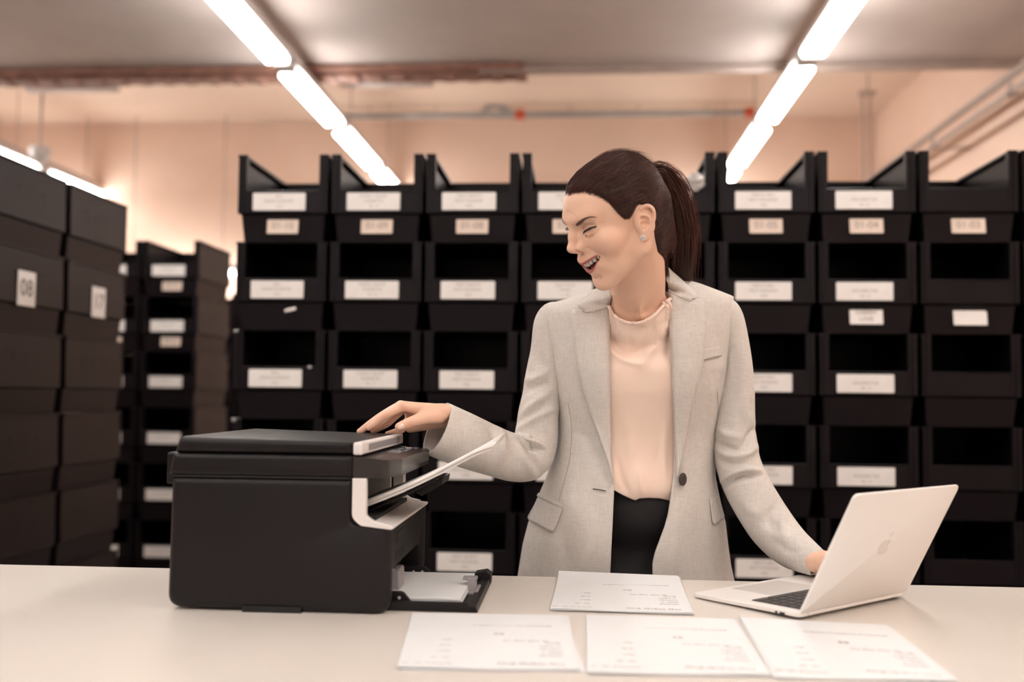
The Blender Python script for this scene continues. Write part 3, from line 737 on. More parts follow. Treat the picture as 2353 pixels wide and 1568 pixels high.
class Field:
    def __init__(s, lo, hi, h, pad=9):
        s.h = h; s.lo = np.array(lo, float); n = np.ceil((np.array(hi)-s.lo)/h).astype(int)+1
        s.ax = [s.lo[i]+h*np.arange(n[i]) for i in range(3)]; s.f = np.full(n, 50.*h, np.float32); s.pad = pad*h
    def _sub(s, lo, hi):
        sl = []; 
        for i in range(3):
            a = int(np.searchsorted(s.ax[i], lo[i])); b = int(np.searchsorted(s.ax[i], hi[i])); sl.append(slice(max(0, a), max(0, b)))
        g = np.meshgrid(*[s.ax[i][sl[i]].astype(np.float32) for i in range(3)], indexing='ij', sparse=True)
        return tuple(sl), g
    def op(s, fn, lo, hi, k=0, mode='add'):
        m = max(s.pad, 2.2*k)
        lo = np.array(lo)-m; hi = np.array(hi)+m
        sl, g = s._sub(lo, hi)
        if any(q.stop <= q.start for q in sl): return s
        d = fn(*g).astype(np.float32); f = s.f[sl]; d = np.broadcast_to(d, f.shape)
        if mode == 'add':
            if k > 0: hh = np.clip(.5+.5*(f-d)/k, 0, 1); r = f+(d-f)*hh-k*hh*(1-hh)
            else: r = np.minimum(f, d)
        else:
            if k > 0: hh = np.clip(.5-.5*(f+d)/k, 0, 1); r = f+(-d-f)*hh+k*hh*(1-hh)
            else: r = np.maximum(f, -d)
        s.f[sl] = r; return s
    def ell(s, c, r, k=0, mode='add', rot=None):
        c = np.array(c, float); r = np.array(r, float)
        def fn(x, y, z):
            X, Y, Z = x-c[0], y-c[1], z-c[2]
            if rot is not None: X, Y, Z = [rot[0][i]*X+rot[1][i]*Y+rot[2][i]*Z for i in range(3)]
            k0 = np.sqrt((X/r[0])**2+(Y/r[1])**2+(Z/r[2])**2); k1 = np.sqrt((X/r[0]**2)**2+(Y/r[1]**2)**2+(Z/r[2]**2)**2)
            return k0*(k0-1)/(k1+1e-9)
        R = r if rot is None else np.full(3, r.max())
        return s.op(fn, c-R, c+R, k, mode)
    def cone(s, a, b, ra, rb, k=0, mode='add'):
        a = np.array(a, float); b = np.array(b, float); ab = b-a; L2 = ab@ab+1e-12
        def fn(x, y, z):
            X, Y, Z = x-a[0], y-a[1], z-a[2]
            t = np.clip((X*ab[0]+Y*ab[1]+Z*ab[2])/L2, 0, 1)
            return np.sqrt((X-t*ab[0])**2+(Y-t*ab[1])**2+(Z-t*ab[2])**2)-(ra+(rb-ra)*t)
        R = max(ra, rb)
        return s.op(fn, np.minimum(a, b)-R, np.maximum(a, b)+R, k, mode)
    def chain(s, pts, rad, k=0, mode='add', sub=4):
        if len(pts) > 2 and sub > 1: pts, rad = spline(pts, rad, sub)
        P = np.array(pts, float); R = np.array(rad, float)
        def fn(x, y, z):
            d = None
            for i in range(len(P)-1):
                a = P[i]; ab = P[i+1]-a; L2 = ab@ab+1e-12; X, Y, Z = x-a[0], y-a[1], z-a[2]
                t = np.clip((X*ab[0]+Y*ab[1]+Z*ab[2])/L2, 0, 1)
                e = np.sqrt((X-t*ab[0])**2+(Y-t*ab[1])**2+(Z-t*ab[2])**2)-(R[i]+(R[i+1]-R[i])*t)
                d = e if d is None else np.minimum(d, e)
            return d
        m = R.max(); return s.op(fn, P.min(0)-m, P.max(0)+m, k, mode)
    def mesh(s): return surfnet(s.f, s.lo, s.h)
def smooth_mesh(P, F, it=2, lam=.5):
    n = len(P); e = np.concatenate([F[:, [0, 1]], F[:, [1, 2]], F[:, [2, 3]], F[:, [3, 0]]]); e = np.concatenate([e, e[:, ::-1]])
    cnt = np.bincount(e[:, 0], minlength=n)[:, None]
    for q in range(it):
        for l in (lam, -lam*1.03):
            S = np.stack([np.bincount(e[:, 0], P[e[:, 1], i], n) for i in range(3)], 1)/np.maximum(cnt, 1)
            P = P+l*(S-P)
    return P
def np_obj(name, P, F, mats, parent=None, tint=None, smooth=True, mi=None):
    me = bpy.data.meshes.new(name); P = np.asarray(P, np.float32); F = np.asarray(F, np.int32)
    me.vertices.add(len(P)); me.vertices.foreach_set('co', P.ravel()); me.loops.add(F.size); me.loops.foreach_set('vertex_index', F.ravel())
    me.polygons.add(len(F)); me.polygons.foreach_set('loop_start', np.arange(0, F.size, F.shape[1], dtype=np.int32))
    me.update(calc_edges=True); me.validate()
    for m in (mats if isinstance(mats, (list, tuple)) else [mats]): me.materials.append(m)
    if smooth: me.polygons.foreach_set('use_smooth', [True]*len(me.polygons))
    if mi is not None: me.polygons.foreach_set('material_index', np.asarray(mi, np.int32))
    if tint is not None:
        ca = me.color_attributes.new('tint', 'FLOAT_COLOR', 'POINT'); c = np.ones((len(P), 4), np.float32); c[:, :3] = tint; ca.data.foreach_set('color', c.ravel())
    me.update()
    o = bpy.data.objects.new(name, me); COL.objects.link(o)
    if parent: o.parent = parent
    return o
# ================================================================ the woman: head, neck, body, hands
M_skin = mat('skin', (.66, .43, .31), .42, bump=.12, bscale=900, sss=.12, vcol=True, spec=.4)
SKIN = np.array([.84, .54, .395])
woman = empty('woman', (.20, 2.03, 0))
WO = np.array([.20, 2.03, 0])
# head frame: origin midway between the ears, +Y forward, +X her left, +Z up, millimetres
HS = 1.05e-3
_v = _ray(1400, 510); _v = _v/np.linalg.norm(_v)
_r = RT-_v*(RT@_v); _r /= np.linalg.norm(_r); _u = np.cross(_r, _v)
PSI, ALP = math.radians(60), math.radians(21.5)
_f0 = -math.sin(PSI)*_r-math.cos(PSI)*_v
HX = math.cos(PSI)*_r-math.sin(PSI)*_v
HY = math.cos(ALP)*_f0-math.sin(ALP)*_u
HZ = math.sin(ALP)*_f0+math.cos(ALP)*_u
HR = np.stack([HX, HY, HZ], 1)*HS          # columns
HO = onD(1470, 508, 1.72)-HR@np.array([70, 0, 0])
def h2w(p): return np.asarray(p)@HR.T+HO
def w2h(p): return (np.asarray(p)-HO)@np.linalg.inv(HR).T
_ct = math.radians(15)
CROT = np.array([[1, 0, 0], [0, math.cos(_ct), math.sin(_ct)], [0, -math.sin(_ct), math.cos(_ct)]])
def head_field(h=1.0):
    F = Field((-150, -150, -275), (150, 125, 135), h)
    F.f[:] = 60
    A = F
    A.ell((0, -4, 35), (72, 80, 68), rot=CROT)
    A.ell((0, 22.5, 40), (61, 63, 52), 18)
    A.ell((0, 34, -12), (54, 50, 60), 18)
    for s in (-1, 1):
        A.ell((s*43, 52, -10), (20, 22, 17), 16)
        A.cone((s*50, 4, -44), (s*14, 57, -84), 15, 14.5, 20)
        A.cone((s*56, -6, -10), (s*50, 4, -46), 12, 15, 18)
    A.ell((0, 65, -85), (16, 14, 14.5), 12)
    A.ell((0, 30, -58), (44, 46, 28), 16)
    A.ell((0, 61, -42), (33, 27, 25), 14)
    # brow
    A.chain([(-40, 68, 35), (-22, 79, 33), (0, 83, 31), (22, 79, 33), (40, 68, 35)], [2, 2.5, 3, 2.5, 2], 22)
    # sockets
    for s in (-1, 1):
        A.ell((s*31, 91, 15), (17, 14, 10), 10, 'sub')
        A.ell((s*14.5, 90, 15), (6, 8, 9), 7, 'sub')
    for s in (-1, 1):
        A.ell((s*31.5, 63.2, 15.2), (16, 14.5, 10.8), 5)
        # lower lid roll, lid crease, lash groove
        A.chain([(s*21, 74.5, 8.0), (s*28, 77.6, 6.2), (s*36, 75.8, 7.4), (s*43.5, 68.5, 12)], [.5, 1.1, 1.1, .5], 6)
        A.chain([(s*20, 76, 17), (s*27, 79.5, 21.5), (s*36, 77, 23.4), (s*45, 68, 20)], [.6, .8, .8, .5], 2.5, 'sub')
        A.chain([(s*18.5, 76, 10.3), (s*26, 79.8, 10.5), (s*34, 78.8, 12), (s*44.5, 69.5, 15.5)], [.6, .9, .9, .6], 1.5, 'sub')
        A.chain([(s*20, 76, 4), (s*29, 78.5, 1), (s*38, 75, 3)], [.7, 1.0, .7], 5, 'sub')
        A.chain([(s*46, 68, 16), (s*54, 57, 19)], [.5, .3], 3, 'sub')
    # nose
    A.cone((0, 80, 30), (0, 91, 8), 6.5, 6.8, 8)
    A.cone((0, 91, 8), (0, 98.0, -9), 6.2, 7.8, 6)
    A.ell((0, 99.5, -10.5), (7.8, 7.8, 7.2), 5)
    for s in (-1, 1):
        A.ell((s*11.5, 86.5, -12.8), (5.2, 9.2, 6.6), 6)
        A.cone((s*9, 78, 4), (s*12, 82, -10), 7, 7, 8)
    A.cone((0, 98, -15), (0, 88, -22), 3.6, 4.2, 3)
    for s in (-1, 1):
        A.ell((s*7.2, 93.0, -20.0), (3.1, 5.8, 3.6), 1.5, 'sub')
        A.chain([(s*18.3, 84, -6), (s*18.8, 84, -13), (s*15.8, 85, -19)], [.7, 1.0, .8], 3, 'sub')
    # smile lines
    for s in (-1, 1):
        A.ell((s*40, 52, -17), (17, 18, 17), 18)
        A.ell((s*37, 77, -37), (7, 6, 8), 9, 'sub')
        A.chain([(s*19.5, 84, -16), (s*27, 80.5, -21), (s*34, 75, -27), (s*39.5, 67.5, -35)], [.5, 1.0, 1.0, .2], 7, 'sub')
    # mouth: an open smile
    def mc(x): t = np.clip(np.abs(x)/32, 0, 1.2); return -50.5+15.5*t**1.7
    def my(x): t = np.clip(np.abs(x)/32, 0, 1.3); return 89.5-21.5*t**2
    A.ell((0, 73, -39), (27, 19, 12), 8)          # upper lip base
    def cav(x, y, z):
        t = np.clip(np.abs(x)/32, 0, 1); hh = 8.2*np.sqrt(np.maximum(1-t**2.2, 0))
        return np.maximum(np.maximum(np.abs(z-mc(x))-hh+.2*z*0, (np.abs(x)-31.5)), 54-y)
    A.op(cav, (-33, 52, -64), (33, 105, -28), 1.5, 'sub')
    xs = np.linspace(-32, 32, 19)
    up = [(x, my(x)+1.5*(1-(abs(x)/32)**2)-.5, mc(x)+7.4*math.sqrt(max(0, 1-(abs(x)/32.2)**3.4))+1.6-1.0*(1 if abs(x) < 2 else 0)) for x in xs]
    A.chain(up, [.5+1.6*math.sqrt(max(0, 1-(abs(x)/32.1)**2))-.4*(abs(x) < 2) for x in xs], 2.2)
    dn = [(x, my(x)*.5+.5*(75-10*(abs(x)/32)**2)-1.0, mc(x)-7.2*math.sqrt(max(0, 1-(abs(x)/32.2)**3.4))-2.0) for x in xs]
    A.chain(dn, [.5+2.7*math.sqrt(max(0, 1-(abs(x)/32.1)**2)) for x in xs], 2.2)
    # philtrum and groove under the lower lip
    A.chain([(0, 93.5, -24), (0, 95, -34)], [1.2, 1.4], 3, 'sub')
    A.chain([(-14, 76, -71), (0, 80, -72), (14, 76, -71)], [1.0, 1.8, 1.0], 8, 'sub')
    head_only = None
    # ear (her left, towards the camera; and the other side)
    for s in (-1, 1):
        def E(u, v, w): # u backward, v up, w outward
            return (s*(69+.9*w+.31*u), .5-u*.86+v*-.12, v*.90-5.0)
        A.ell(E(5, 2, -1), (8, 15, 22), 6)
        hel = [E(-4, 3, 2.0), E(-4.5, 12, 3), E(0, 22, 5), E(8, 28.5, 6.5), E(17, 27, 8), E(23.5, 18, 8.5), E(23.5, 6, 8), E(19.5, -6, 6.5), E(13, -18, 4.5), E(7, -27, 3.5), E(1, -29, 2.5)]
        au = np.array([s*.31, -.86, 0]); au /= np.linalg.norm(au); av = np.array([0, -.12, .9]); av /= np.linalg.norm(av); aw = np.cross(au, av); aw /= np.linalg.norm(aw)
        A.ell(E(9.5, 4, 1.5), (15, 26, 5.0), 4, rot=np.stack([au, av, aw], 1))
        A.ell(E(5, -20, 0), (9, 11, 4.5), 4, rot=np.stack([au, av, aw], 1))
        A.chain(hel, [2.2, 2.6, 3.0, 3.2, 3.4, 3.4, 3.2, 3.2, 4.0, 5.0, 3.6], 2.2)
        A.chain([E(1, 22, 9), E(9, 23.5, 10.5), E(17.5, 18.5, 11), E(19, 8, 11), E(16, -4, 10)], [1.6, 2.1, 2.1, 2.0, 1.3], 2.5, 'sub')
        A.chain([E(4, 15, 6.0), E(10.5, 12, 8), E(14, 3, 8.2), E(11.5, -8, 6.5), E(4.5, -13, 5.5)], [1.8, 2.6, 2.8, 2.6, 2.8], 2.5)
        A.chain([E(2, 9, 7.5), E(8, 5, 8.5)], [3.4, 3.8], 3, 'sub')
        A.chain([E(1.5, -1, 7.5), E(6, -3, 8), E(3, -11, 7)], [5.0, 5.6, 2.2], 3, 'sub')
        A.ell(E(-3.5, -3, 4.5), (3.0, 3.6, 5.2), 2.5)
    return F
_hf = head_field()
# neck and upper chest, given in world positions and carried into the head frame
def hw(x, y, D): return w2h(onD(x, y, D))
_cb = [hw(1466, 700, 1.905), hw(1463, 640, 1.855), hw(1462, 560, 1.80)]
_hf.chain([hw(1466, 730, 1.925), hw(1466, 680, 1.90), hw(1464, 620, 1.85), (0, -22, -20)], [54, 48.5, 49, 52], 14)
_hf.chain([hw(1425, 810, 2.02), hw(1515, 805, 2.02)], [76, 76], 22)
_hf.chain([hw(1330, 748, 2.0), hw(1466, 735, 1.97), hw(1600, 720, 2.0)], [34, 58, 34], 36)
# neck cords, collar bones and the hollow between them
_hf.chain([(52, -16, -26), hw(1488, 640, 1.825), hw(1472, 700, 1.840), hw(1470, 725, 1.848)], [8, 4, 3, 2], 18)
_hf.chain([hw(1474, 730, 1.862), hw(1510, 717, 1.880), hw(1550, 705, 1.930)], [4, 3, 3], 16)
_hf.ell(hw(1458, 724, 1.838), (5, 5, 5), 12, 'sub')
# creases where the jaw presses the neck
for (pa_, pb_, pc_) in (((1402, 662, 1.80), (1420, 668, 1.795), (1447, 668, 1.79)), ((1402, 658, 1.80), (1425, 655, 1.79), (1455, 648, 1.79)), ((1404, 664, 1.80), (1412, 672, 1.80), (1424, 678, 1.80))):
    _hf.chain([hw(*pa_), hw(*pb_), hw(*pc_)], [.9, 1.0, .5], 3, 'sub')
_HP, _HF = _hf.mesh(); _HP = smooth_mesh(_HP, _HF, 2)
# colouring of the skin: lips, cheeks, lids, nothing to do with light
def tint_head(P):
    T = np.tile(SKIN, (len(P), 1)); x, y, z = P[:, 0], P[:, 1], P[:, 2]; ax = np.abs(x)
    def blend(w, c): 
        w = np.clip(w, 0, 1)[:, None]; return T*(1-w)+np.array(c)*w
    def g(c, r): return np.exp(-(((ax-c[0])/r[0])**2+((y-c[1])/r[1])**2+((z-c[2])/r[2])**2))
    T = blend(.30*g((44, 60, -12), (16, 22, 14)), (.66, .34, .25))
    T = blend(.25*g((0, 103, -10), (12, 10, 10)), (.66, .36, .27))
    T = blend(.35*g((70, -10, 20), (14, 25, 14)), (.70, .35, .25))
    t = np.clip(ax/32, 0, 1.2); mc = -50.5+15.5*t**1.7; hh = 7.2*np.sqrt(np.maximum(1-np.clip(ax/32.2, 0, 1)**3.4, 0))
    q = np.sqrt(np.maximum(1-(ax/33)**2, 0))
    upz = mc+hh; dnz = mc-hh
    upper = (z > upz-6) & (z < upz+1.0+3.4*q) & (y > 66) & (ax < 31)
    lower = (z < dnz+4) & (z > dnz-1.0-5.0*q) & (y > 60) & (ax < 31)
    LIP = np.array([.44, .13, .12])
    e = np.clip(np.minimum(upz+1.0+3.4*q-z, 1.2), 0, 1.2)/1.2
    T[upper] = T[upper]*(1-e[upper, None])+LIP*e[upper, None]
    e = np.clip(np.minimum(z-(dnz-1.0-5.0*q), 1.4), 0, 1.4)/1.4
    T[lower] = T[lower]*(1-e[lower, None])+(LIP*1.15)*e[lower, None]
    inside = (np.abs(z-mc) < hh+1.0) & (ax < 32.5) & (y > 52) & (y < 79-16*t**2+0*z)
    T[inside] = (.14, .03, .03)
    T = T*(1-.0*x[:, None])
    # make-up on the lids
    e = .55*np.exp(-(((ax-34)/15)**2+((z-25)/6)**2))*(y > 66); T = blend(e, (.30, .17, .14))
    return T
_HT = tint_head(_HP)
# ---------------------------------------------------------------- skull-surface look-up for placing brows, lashes, hairline
_HW = h2w(_HP); _q = _HW-CAMP; _dd = _q@FW
_px = 1176.5+FPX*(_q@RT)/_dd; _py = 784-FPX*(_q@UP)/_dd
def on_head(x, y, rad=5):
    """point of the head met by the line of sight through (x, y), in the head frame"""
    m = np.hypot(_px-x, _py-y) < rad
    if not m.any(): m = np.hypot(_px-x, _py-y) < 40
    i = np.where(m)[0]; d0 = _dd[i].min(); i = i[_dd[i] < d0+.012]
    j = i[np.argmin(np.hypot(_px[i]-x, _py[i]-y))]
    D = _dd[j]; return w2h(onD(x, y, D))
def hmirror(P): Q = np.array(P, float).copy(); Q[..., 0] *= -1; return Q
M_hair = mat('brown_hair', (.05, .022, .015), .33, vcol=True, spec=.35)
M_brow = mat('eyebrow_hair', (.17, .085, .062), .6)
M_lash = mat('lash_black', (.012, .008, .008), .5)
M_tooth = mat('tooth', (.86, .80, .72), .22, coat=.3)
M_gem = mat('cut_crystal', (.93, .91, .90), .06, metal=.55, spec=1)
M_gold = mat('rose_gold', (.75, .50, .38), .25, metal=1)
HAIRC = np.array([.060, .021, .0145])
def nrm_at(p):
    i = np.clip(((np.asarray(p)-_hf.lo)/_hf.h).round().astype(int), 2, np.array(_hf.f.shape)-3); f = _hf.f; k = 2
    n = np.stack([f[i[..., 0]+k, i[..., 1], i[..., 2]]-f[i[..., 0]-k, i[..., 1], i[..., 2]], f[i[..., 0], i[..., 1]+k, i[..., 2]]-f[i[..., 0], i[..., 1]-k, i[..., 2]], f[i[..., 0], i[..., 1], i[..., 2]+k]-f[i[..., 0], i[..., 1], i[..., 2]-k]], -1)
    return n/(np.linalg.norm(n, axis=-1, keepdims=True)+1e-9)
def snap(p, h=0):
    # put points on the sculpted skin, h millimetres above it
    p = np.array(p, float)
    for q in range(4):
        n = nrm_at(p); i = np.clip(((p-_hf.lo)/_hf.h), 1, np.array(_hf.f.shape)-2.01); k = i.astype(int); f = _hf.f; w = i-k
        c = 0
        for a in (0, 1):
            for b in (0, 1):
                for e in (0, 1): c = c+f[k[..., 0]+a, k[..., 1]+b, k[..., 2]+e]*(w[..., 0] if a else 1-w[..., 0])*(w[..., 1] if b else 1-w[..., 1])*(w[..., 2] if e else 1-w[..., 2])
        p = p-n*(np.clip(c, -6, 6)-h)[..., None]*.9
    return p
class Strands:
    def __init__(s): s.P = []; s.F = []; s.T = []; s.n = 0
    def add(s, pts, r, tint, taper=.25):
        """thin three-sided hair following pts (world), batches: pts (N, m, 3)"""
        pts = np.asarray(pts, float); N, m, _ = pts.shape
        t = np.gradient(pts, axis=1); t /= np.linalg.norm(t, axis=2, keepdims=True)+1e-12
        a = np.cross(t, np.array([.13, .37, .92])); a /= np.linalg.norm(a, axis=2, keepdims=True)+1e-9; b = np.cross(t, a)
        u = np.linspace(0, 1, m); w = (1-(1-taper)*np.clip((u-.6)/.4, 0, 1)); w = w*np.clip(.3+u*8, 0, 1)
        R = np.broadcast_to(np.asarray(r, float).reshape(-1, 1, 1), (N, 1, 1))*w[None, :, None]
        V = np.stack([pts+R*(a*math.cos(k*2.0944)+b*math.sin(k*2.0944)) for k in range(3)], 2)   # N,m,3,3
        base = s.n+(np.arange(N)[:, None, None]*m+np.arange(m-1)[None, :, None])*3
        k = np.arange(3)[None, None, :]; k2 = (k+1) % 3
        F = np.stack([base+k, base+k2, base+3+k2, base+3+k], -1).reshape(-1, 4)
        s.P.append(V.reshape(-1, 3)); s.F.append(F); s.n += N*m*3
        s.T.append(np.repeat(np.asarray(tint).reshape(N, 3), m*3, axis=0))
    def get(s): return np.concatenate(s.P), np.concatenate(s.F), np.concatenate(s.T)
RG = np.random.default_rng(5)
# ---------------------------------------------------------------- eyebrows
def brow_mesh(top, bot, name, side):
    st = Strands(); n = 240
    u = RG.random(n); v = RG.random(n)
    def at(l, q): 
        i = np.clip(q*(len(l)-1), 0, len(l)-1.001); k = i.astype(int); f = (i-k)[:, None]; return l[k]*(1-f)+l[k+1]*f
    T_, B_ = spline(top), spline(bot); T_, B_ = snap(T_), snap(B_)
    p0 = at(T_, u)*(1-v[:, None])+at(B_, u)*v[:, None]
    u2 = np.clip(u+.14, 0, 1); v2 = np.clip(v-.35*(1-u*.5), 0, 1); p1 = at(T_, u2)*(1-v2[:, None])+at(B_, u2)*v2[:, None]
    pts = np.stack([snap(p0, .1), snap((p0+p1)/2, .8), snap(p1, .7)], 1)
    st.add(h2w(pts.reshape(-1, 3)).reshape(pts.shape), np.full(n, .00030), np.tile([.05, .02, .015], (n, 1)))
    # the tinted bed of the brow
    m = len(T_); rows_ = [snap(T_*(1-v)+B_*v, .25) for v in (0, .33, .67, 1)]; bed = np.concatenate(rows_)
    F = np.array([(r*m+i, r*m+i+1, r*m+m+i+1, r*m+m+i) for i in range(m-1) for r in range(3)])
    P, Fq, T = st.get(); P = np.concatenate([P, h2w(bed)]); Fq = np.concatenate([Fq, F+len(P)-len(bed)])
    return P, Fq
_bt = [on_head(*q) for q in ((1323, 516), (1333, 506.5), (1346, 500), (1359, 497.3), (1371, 499))]
_bb = [on_head(*q) for q in ((1325, 520), (1336, 514.5), (1346, 504), (1359, 499.6), (1371, 499.6))]
for s in (1, -1):
    t_, b_ = (_bt, _bb) if s == 1 else (hmirror(_bt), hmirror(_bb))
    P, Fq = brow_mesh(np.array(t_), np.array(b_), 'eyebrow', s)
    np_obj('eyebrow', P-WO, Fq, M_brow, woman, smooth=True)
# ---------------------------------------------------------------- lashes and lash line
_ll = [on_head(*q) for q in ((1340.5, 534.8), (1344, 531.6), (1351.4, 527.4), (1359, 523.6), (1366.7, 520.8), (1370.5, 519.8))]
for s in (1, -1):
    L_ = spline(_ll if s == 1 else hmirror(_ll), None, 5); nl = len(L_)
    nrm = np.array([s*.35, .93, -.1])
    b = MB(); rad = [.00045+.00125*math.sin(math.pi*min(1, (i+1)/nl)**.8) for i in range(nl)]
    b.tube([h2w(p+nrm*.1)-WO for p in L_], rad, 6)
    st = Strands(); n = 60; i0 = RG.uniform(0, nl-1.01, n); k = i0.astype(int); f = (i0-k)[:, None]; p0 = L_[k]*(1-f)+L_[k+1]*f
    uu = (i0/nl)[:, None]
    d = np.array([[s*.25, .75, -.62]])+np.array([[s*.7, -.1, .25]])*uu
    ln = RG.uniform(4.0, 6.5, n)[:, None]
    pts = np.stack([p0, p0+d*ln*.5, p0+d*ln+np.array([[0, 0, 1.3]])], 1)
    st.add(h2w(pts.reshape(-1, 3)).reshape(pts.shape), np.full(n, .00022), np.zeros((n, 3)), .2)
    P, Fq, T = st.get(); b.add([tuple(q) for q in P-WO], [tuple(q) for q in Fq.tolist()])
    b.obj('eyelashes', M_lash, woman, smooth=True)
# ---------------------------------------------------------------- teeth: one arch, each tooth rounded
tb = MB()
def tooth(x, y, z, w, h, d, yaw):
    b2 = MB(); n = 8
    prof = rpoly([(-w/2, 0), (-w*.46, -h), (w*.46, -h), (w/2, 0)], [.5, 1.5, 1.5, .5], 3)
    m = len(prof); c = np.mean(prof, axis=0); vs = []
    for k, (yy, sc) in enumerate(((-d, .9), (d*.1, 1.0), (d*.6, .86), (d*.85, .5))):
        for q in prof: vs.append((c[0]+(q[0]-c[0])*sc, yy, c[1]+(q[1]-c[1])*sc))
    fs = [(i*m+k, i*m+(k+1) % m, (i+1)*m+(k+1) % m, (i+1)*m+k) for i in range(3) for k in range(m)]+[tuple(range(m))[::-1], tuple(3*m+k for k in range(m))]
    cy, sy = math.cos(yaw), math.sin(yaw)
    tb.add([tuple(h2w((x+vx*cy+vy*sy, y-vx*sy+vy*cy, z+vz))-WO) for vx, vy, vz in vs], fs)
ang = 0; xs_ = [(4.3, 8.5, 8.6), (12.0, 7.2, 8.0), (18.8, 7.4, 8.3), (24.8, 6.6, 7.0), (29.0, 5.6, 5.8)]
for s in (-1, 1):
    for x, w, h in xs_:
        t = x/32; y = 84.5-21.5*t**2*1.12; yaw = math.atan(2*21.5*1.12*t/32)
        tooth(s*x, y-1.2, -50.5+15.5*t**1.7+8.6*math.sqrt(max(0, 1-t**3.4))+1.6, w, h+1.2, 3.2, s*yaw)
tb.obj('teeth', M_tooth, woman, smooth=True, sharp=50)
# tongue
b = MB(); ctr = h2w((0, 62, -58))
b.lathe([(.001, -.006), (.012, -.004), (.016, 0), (.012, .005), (.001, .007)], n=16)
b.xf(Matrix.Translation(Vector(ctr-WO)) @ Matrix(((HX[0], HY[0], HZ[0], 0), (HX[1], HY[1], HZ[1], 0), (HX[2], HY[2], HZ[2], 0), (0, 0, 0, 1))))
b.obj('tongue', mat('tongue', (.40, .12, .10), .35), woman, smooth=True)
# ---------------------------------------------------------------- ear studs
for s in (1, -1):
    c = on_head(1475.5, 546.5, 4); c = c if s == 1 else hmirror(c)
    b = MB(); n = 10; R = 4.9; nx = np.array([s*.93, .3, .05]); nx /= np.linalg.norm(nx); a = np.cross(nx, [0, 0, 1.]); a /= np.linalg.norm(a); q = np.cross(nx, a)
    vs = []
    for r, w in ((.55, 2.8), (.85, 2.5), (1.0, 1.4), (1.0, .7), (.35, -1.6)):
        for k in range(n): t = 2*math.pi*(k+.5*(r == .85))/n; vs.append(tuple(h2w(c+nx*(w+.6)+R*r*(a*math.cos(t)+q*math.sin(t)))-WO))
    fs = []
    for i in range(4):
        for k in range(n): fs += [(i*n+k, i*n+(k+1) % n, (i+1)*n+k), (i*n+(k+1) % n, (i+1)*n+(k+1) % n, (i+1)*n+k)]
    fs += [tuple(range(n))[::-1], tuple(4*n+k for k in range(n))]
    b.add(vs, fs); b.obj('ear_stud', M_gem, woman)
# ---------------------------------------------------------------- hair
HC = np.array([0, -8, 42.])          # centre the strands sweep around
_hl = [on_head(*q) for q in ((1300, 452), (1316, 442), (1338, 441), (1360, 446), (1380, 455), (1398, 467), (1412, 482), (1424, 496), (1436, 505), (1447, 504), (1456, 492), (1466, 478))]
def _az(p): d = np.asarray(p)-HC; return np.arctan2(np.abs(d[..., 0]), d[..., 1])
def _el(p): d = np.asarray(p)-HC; return np.arctan2(d[..., 2], np.hypot(d[..., 0], d[..., 1]))
# hairline as lowest allowed elevation for every azimuth (0 = nose direction, pi = back of the head)
HLA = np.array([0, .13, .41, .63, .79, .91, .98, 1.05, 1.13, 1.24, 1.36, 1.49, 1.62, 1.74, 1.9, 2.2, 2.6, 3.15])
_ha = _az(np.array(_hl)); _he = _el(np.array(_hl))
HLE = np.array([.38, .42, .41, .33, .21, .07, -.10, -.27, -.40, -.44, -.36, -.22, -.22, -.62, -1.06, -1.24, -1.25, -1.25])
HLE = np.array(HLE)
def hair_sdf(F0):
    X, Y, Z = np.meshgrid(*[a.astype(np.float32) for a in F0.ax], indexing='ij', sparse=True)
    d0, d1, d2 = X-HC[0], Y-HC[1], Z-HC[2]
    az = np.arctan2(np.abs(d0)+0*d1, d1+0*d0); el = np.arctan2(d2+0*az, np.hypot(d0, d1))
    lim = np.interp(az.ravel(), HLA, HLE).reshape(az.shape)
    q = (el-lim)*80                      # mm above the hairline
    off = np.clip(q*.40-1.6, -9, 2.0)+4.5*np.clip(q/45, 0, 1)**.8
    back = np.clip((az-1.3)/1.2, 0, 1); off = off+2.0*back*np.clip(q/20, 0, 1)
    return off
_c2 = math.radians(16); CROT2 = np.array([[1, 0, 0], [0, math.cos(_c2), math.sin(_c2)], [0, -math.sin(_c2), math.cos(_c2)]])
A = Field((-100, -135, -110), (100, 115, 140), 1.6)
A.f[:] = 60
A.ell((0, -4, 35), (73, 82, 69), rot=CROT2); A.ell((0, 22.5, 40), (61, 63, 52), 18)
A.ell((0, 34, -12), (54, 50, 60), 18)
for s in (-1, 1): A.cone((s*50, 4, -44), (s*15, 62, -84), 15, 15, 20); A.cone((s*56, -6, -10), (s*50, 4, -46), 12, 15, 18)
A.chain([(0, -22, -20), tuple(hw(1464, 620, 1.85))], [52, 50], 14)
A.f -= hair_sdf(A)
A.ell((0, -82, 46), (15, 13, 15), 12)
A.chain([(30, -66, 14), tuple(hw(1528, 545, 1.84)), tuple(hw(1534, 578, 1.88))], [24, 20, 13], 14)
_sP, _sF = A.mesh(); _sP = smooth_mesh(_sP, _sF, 2)
m_ = (_sP[:, 2] > -100)
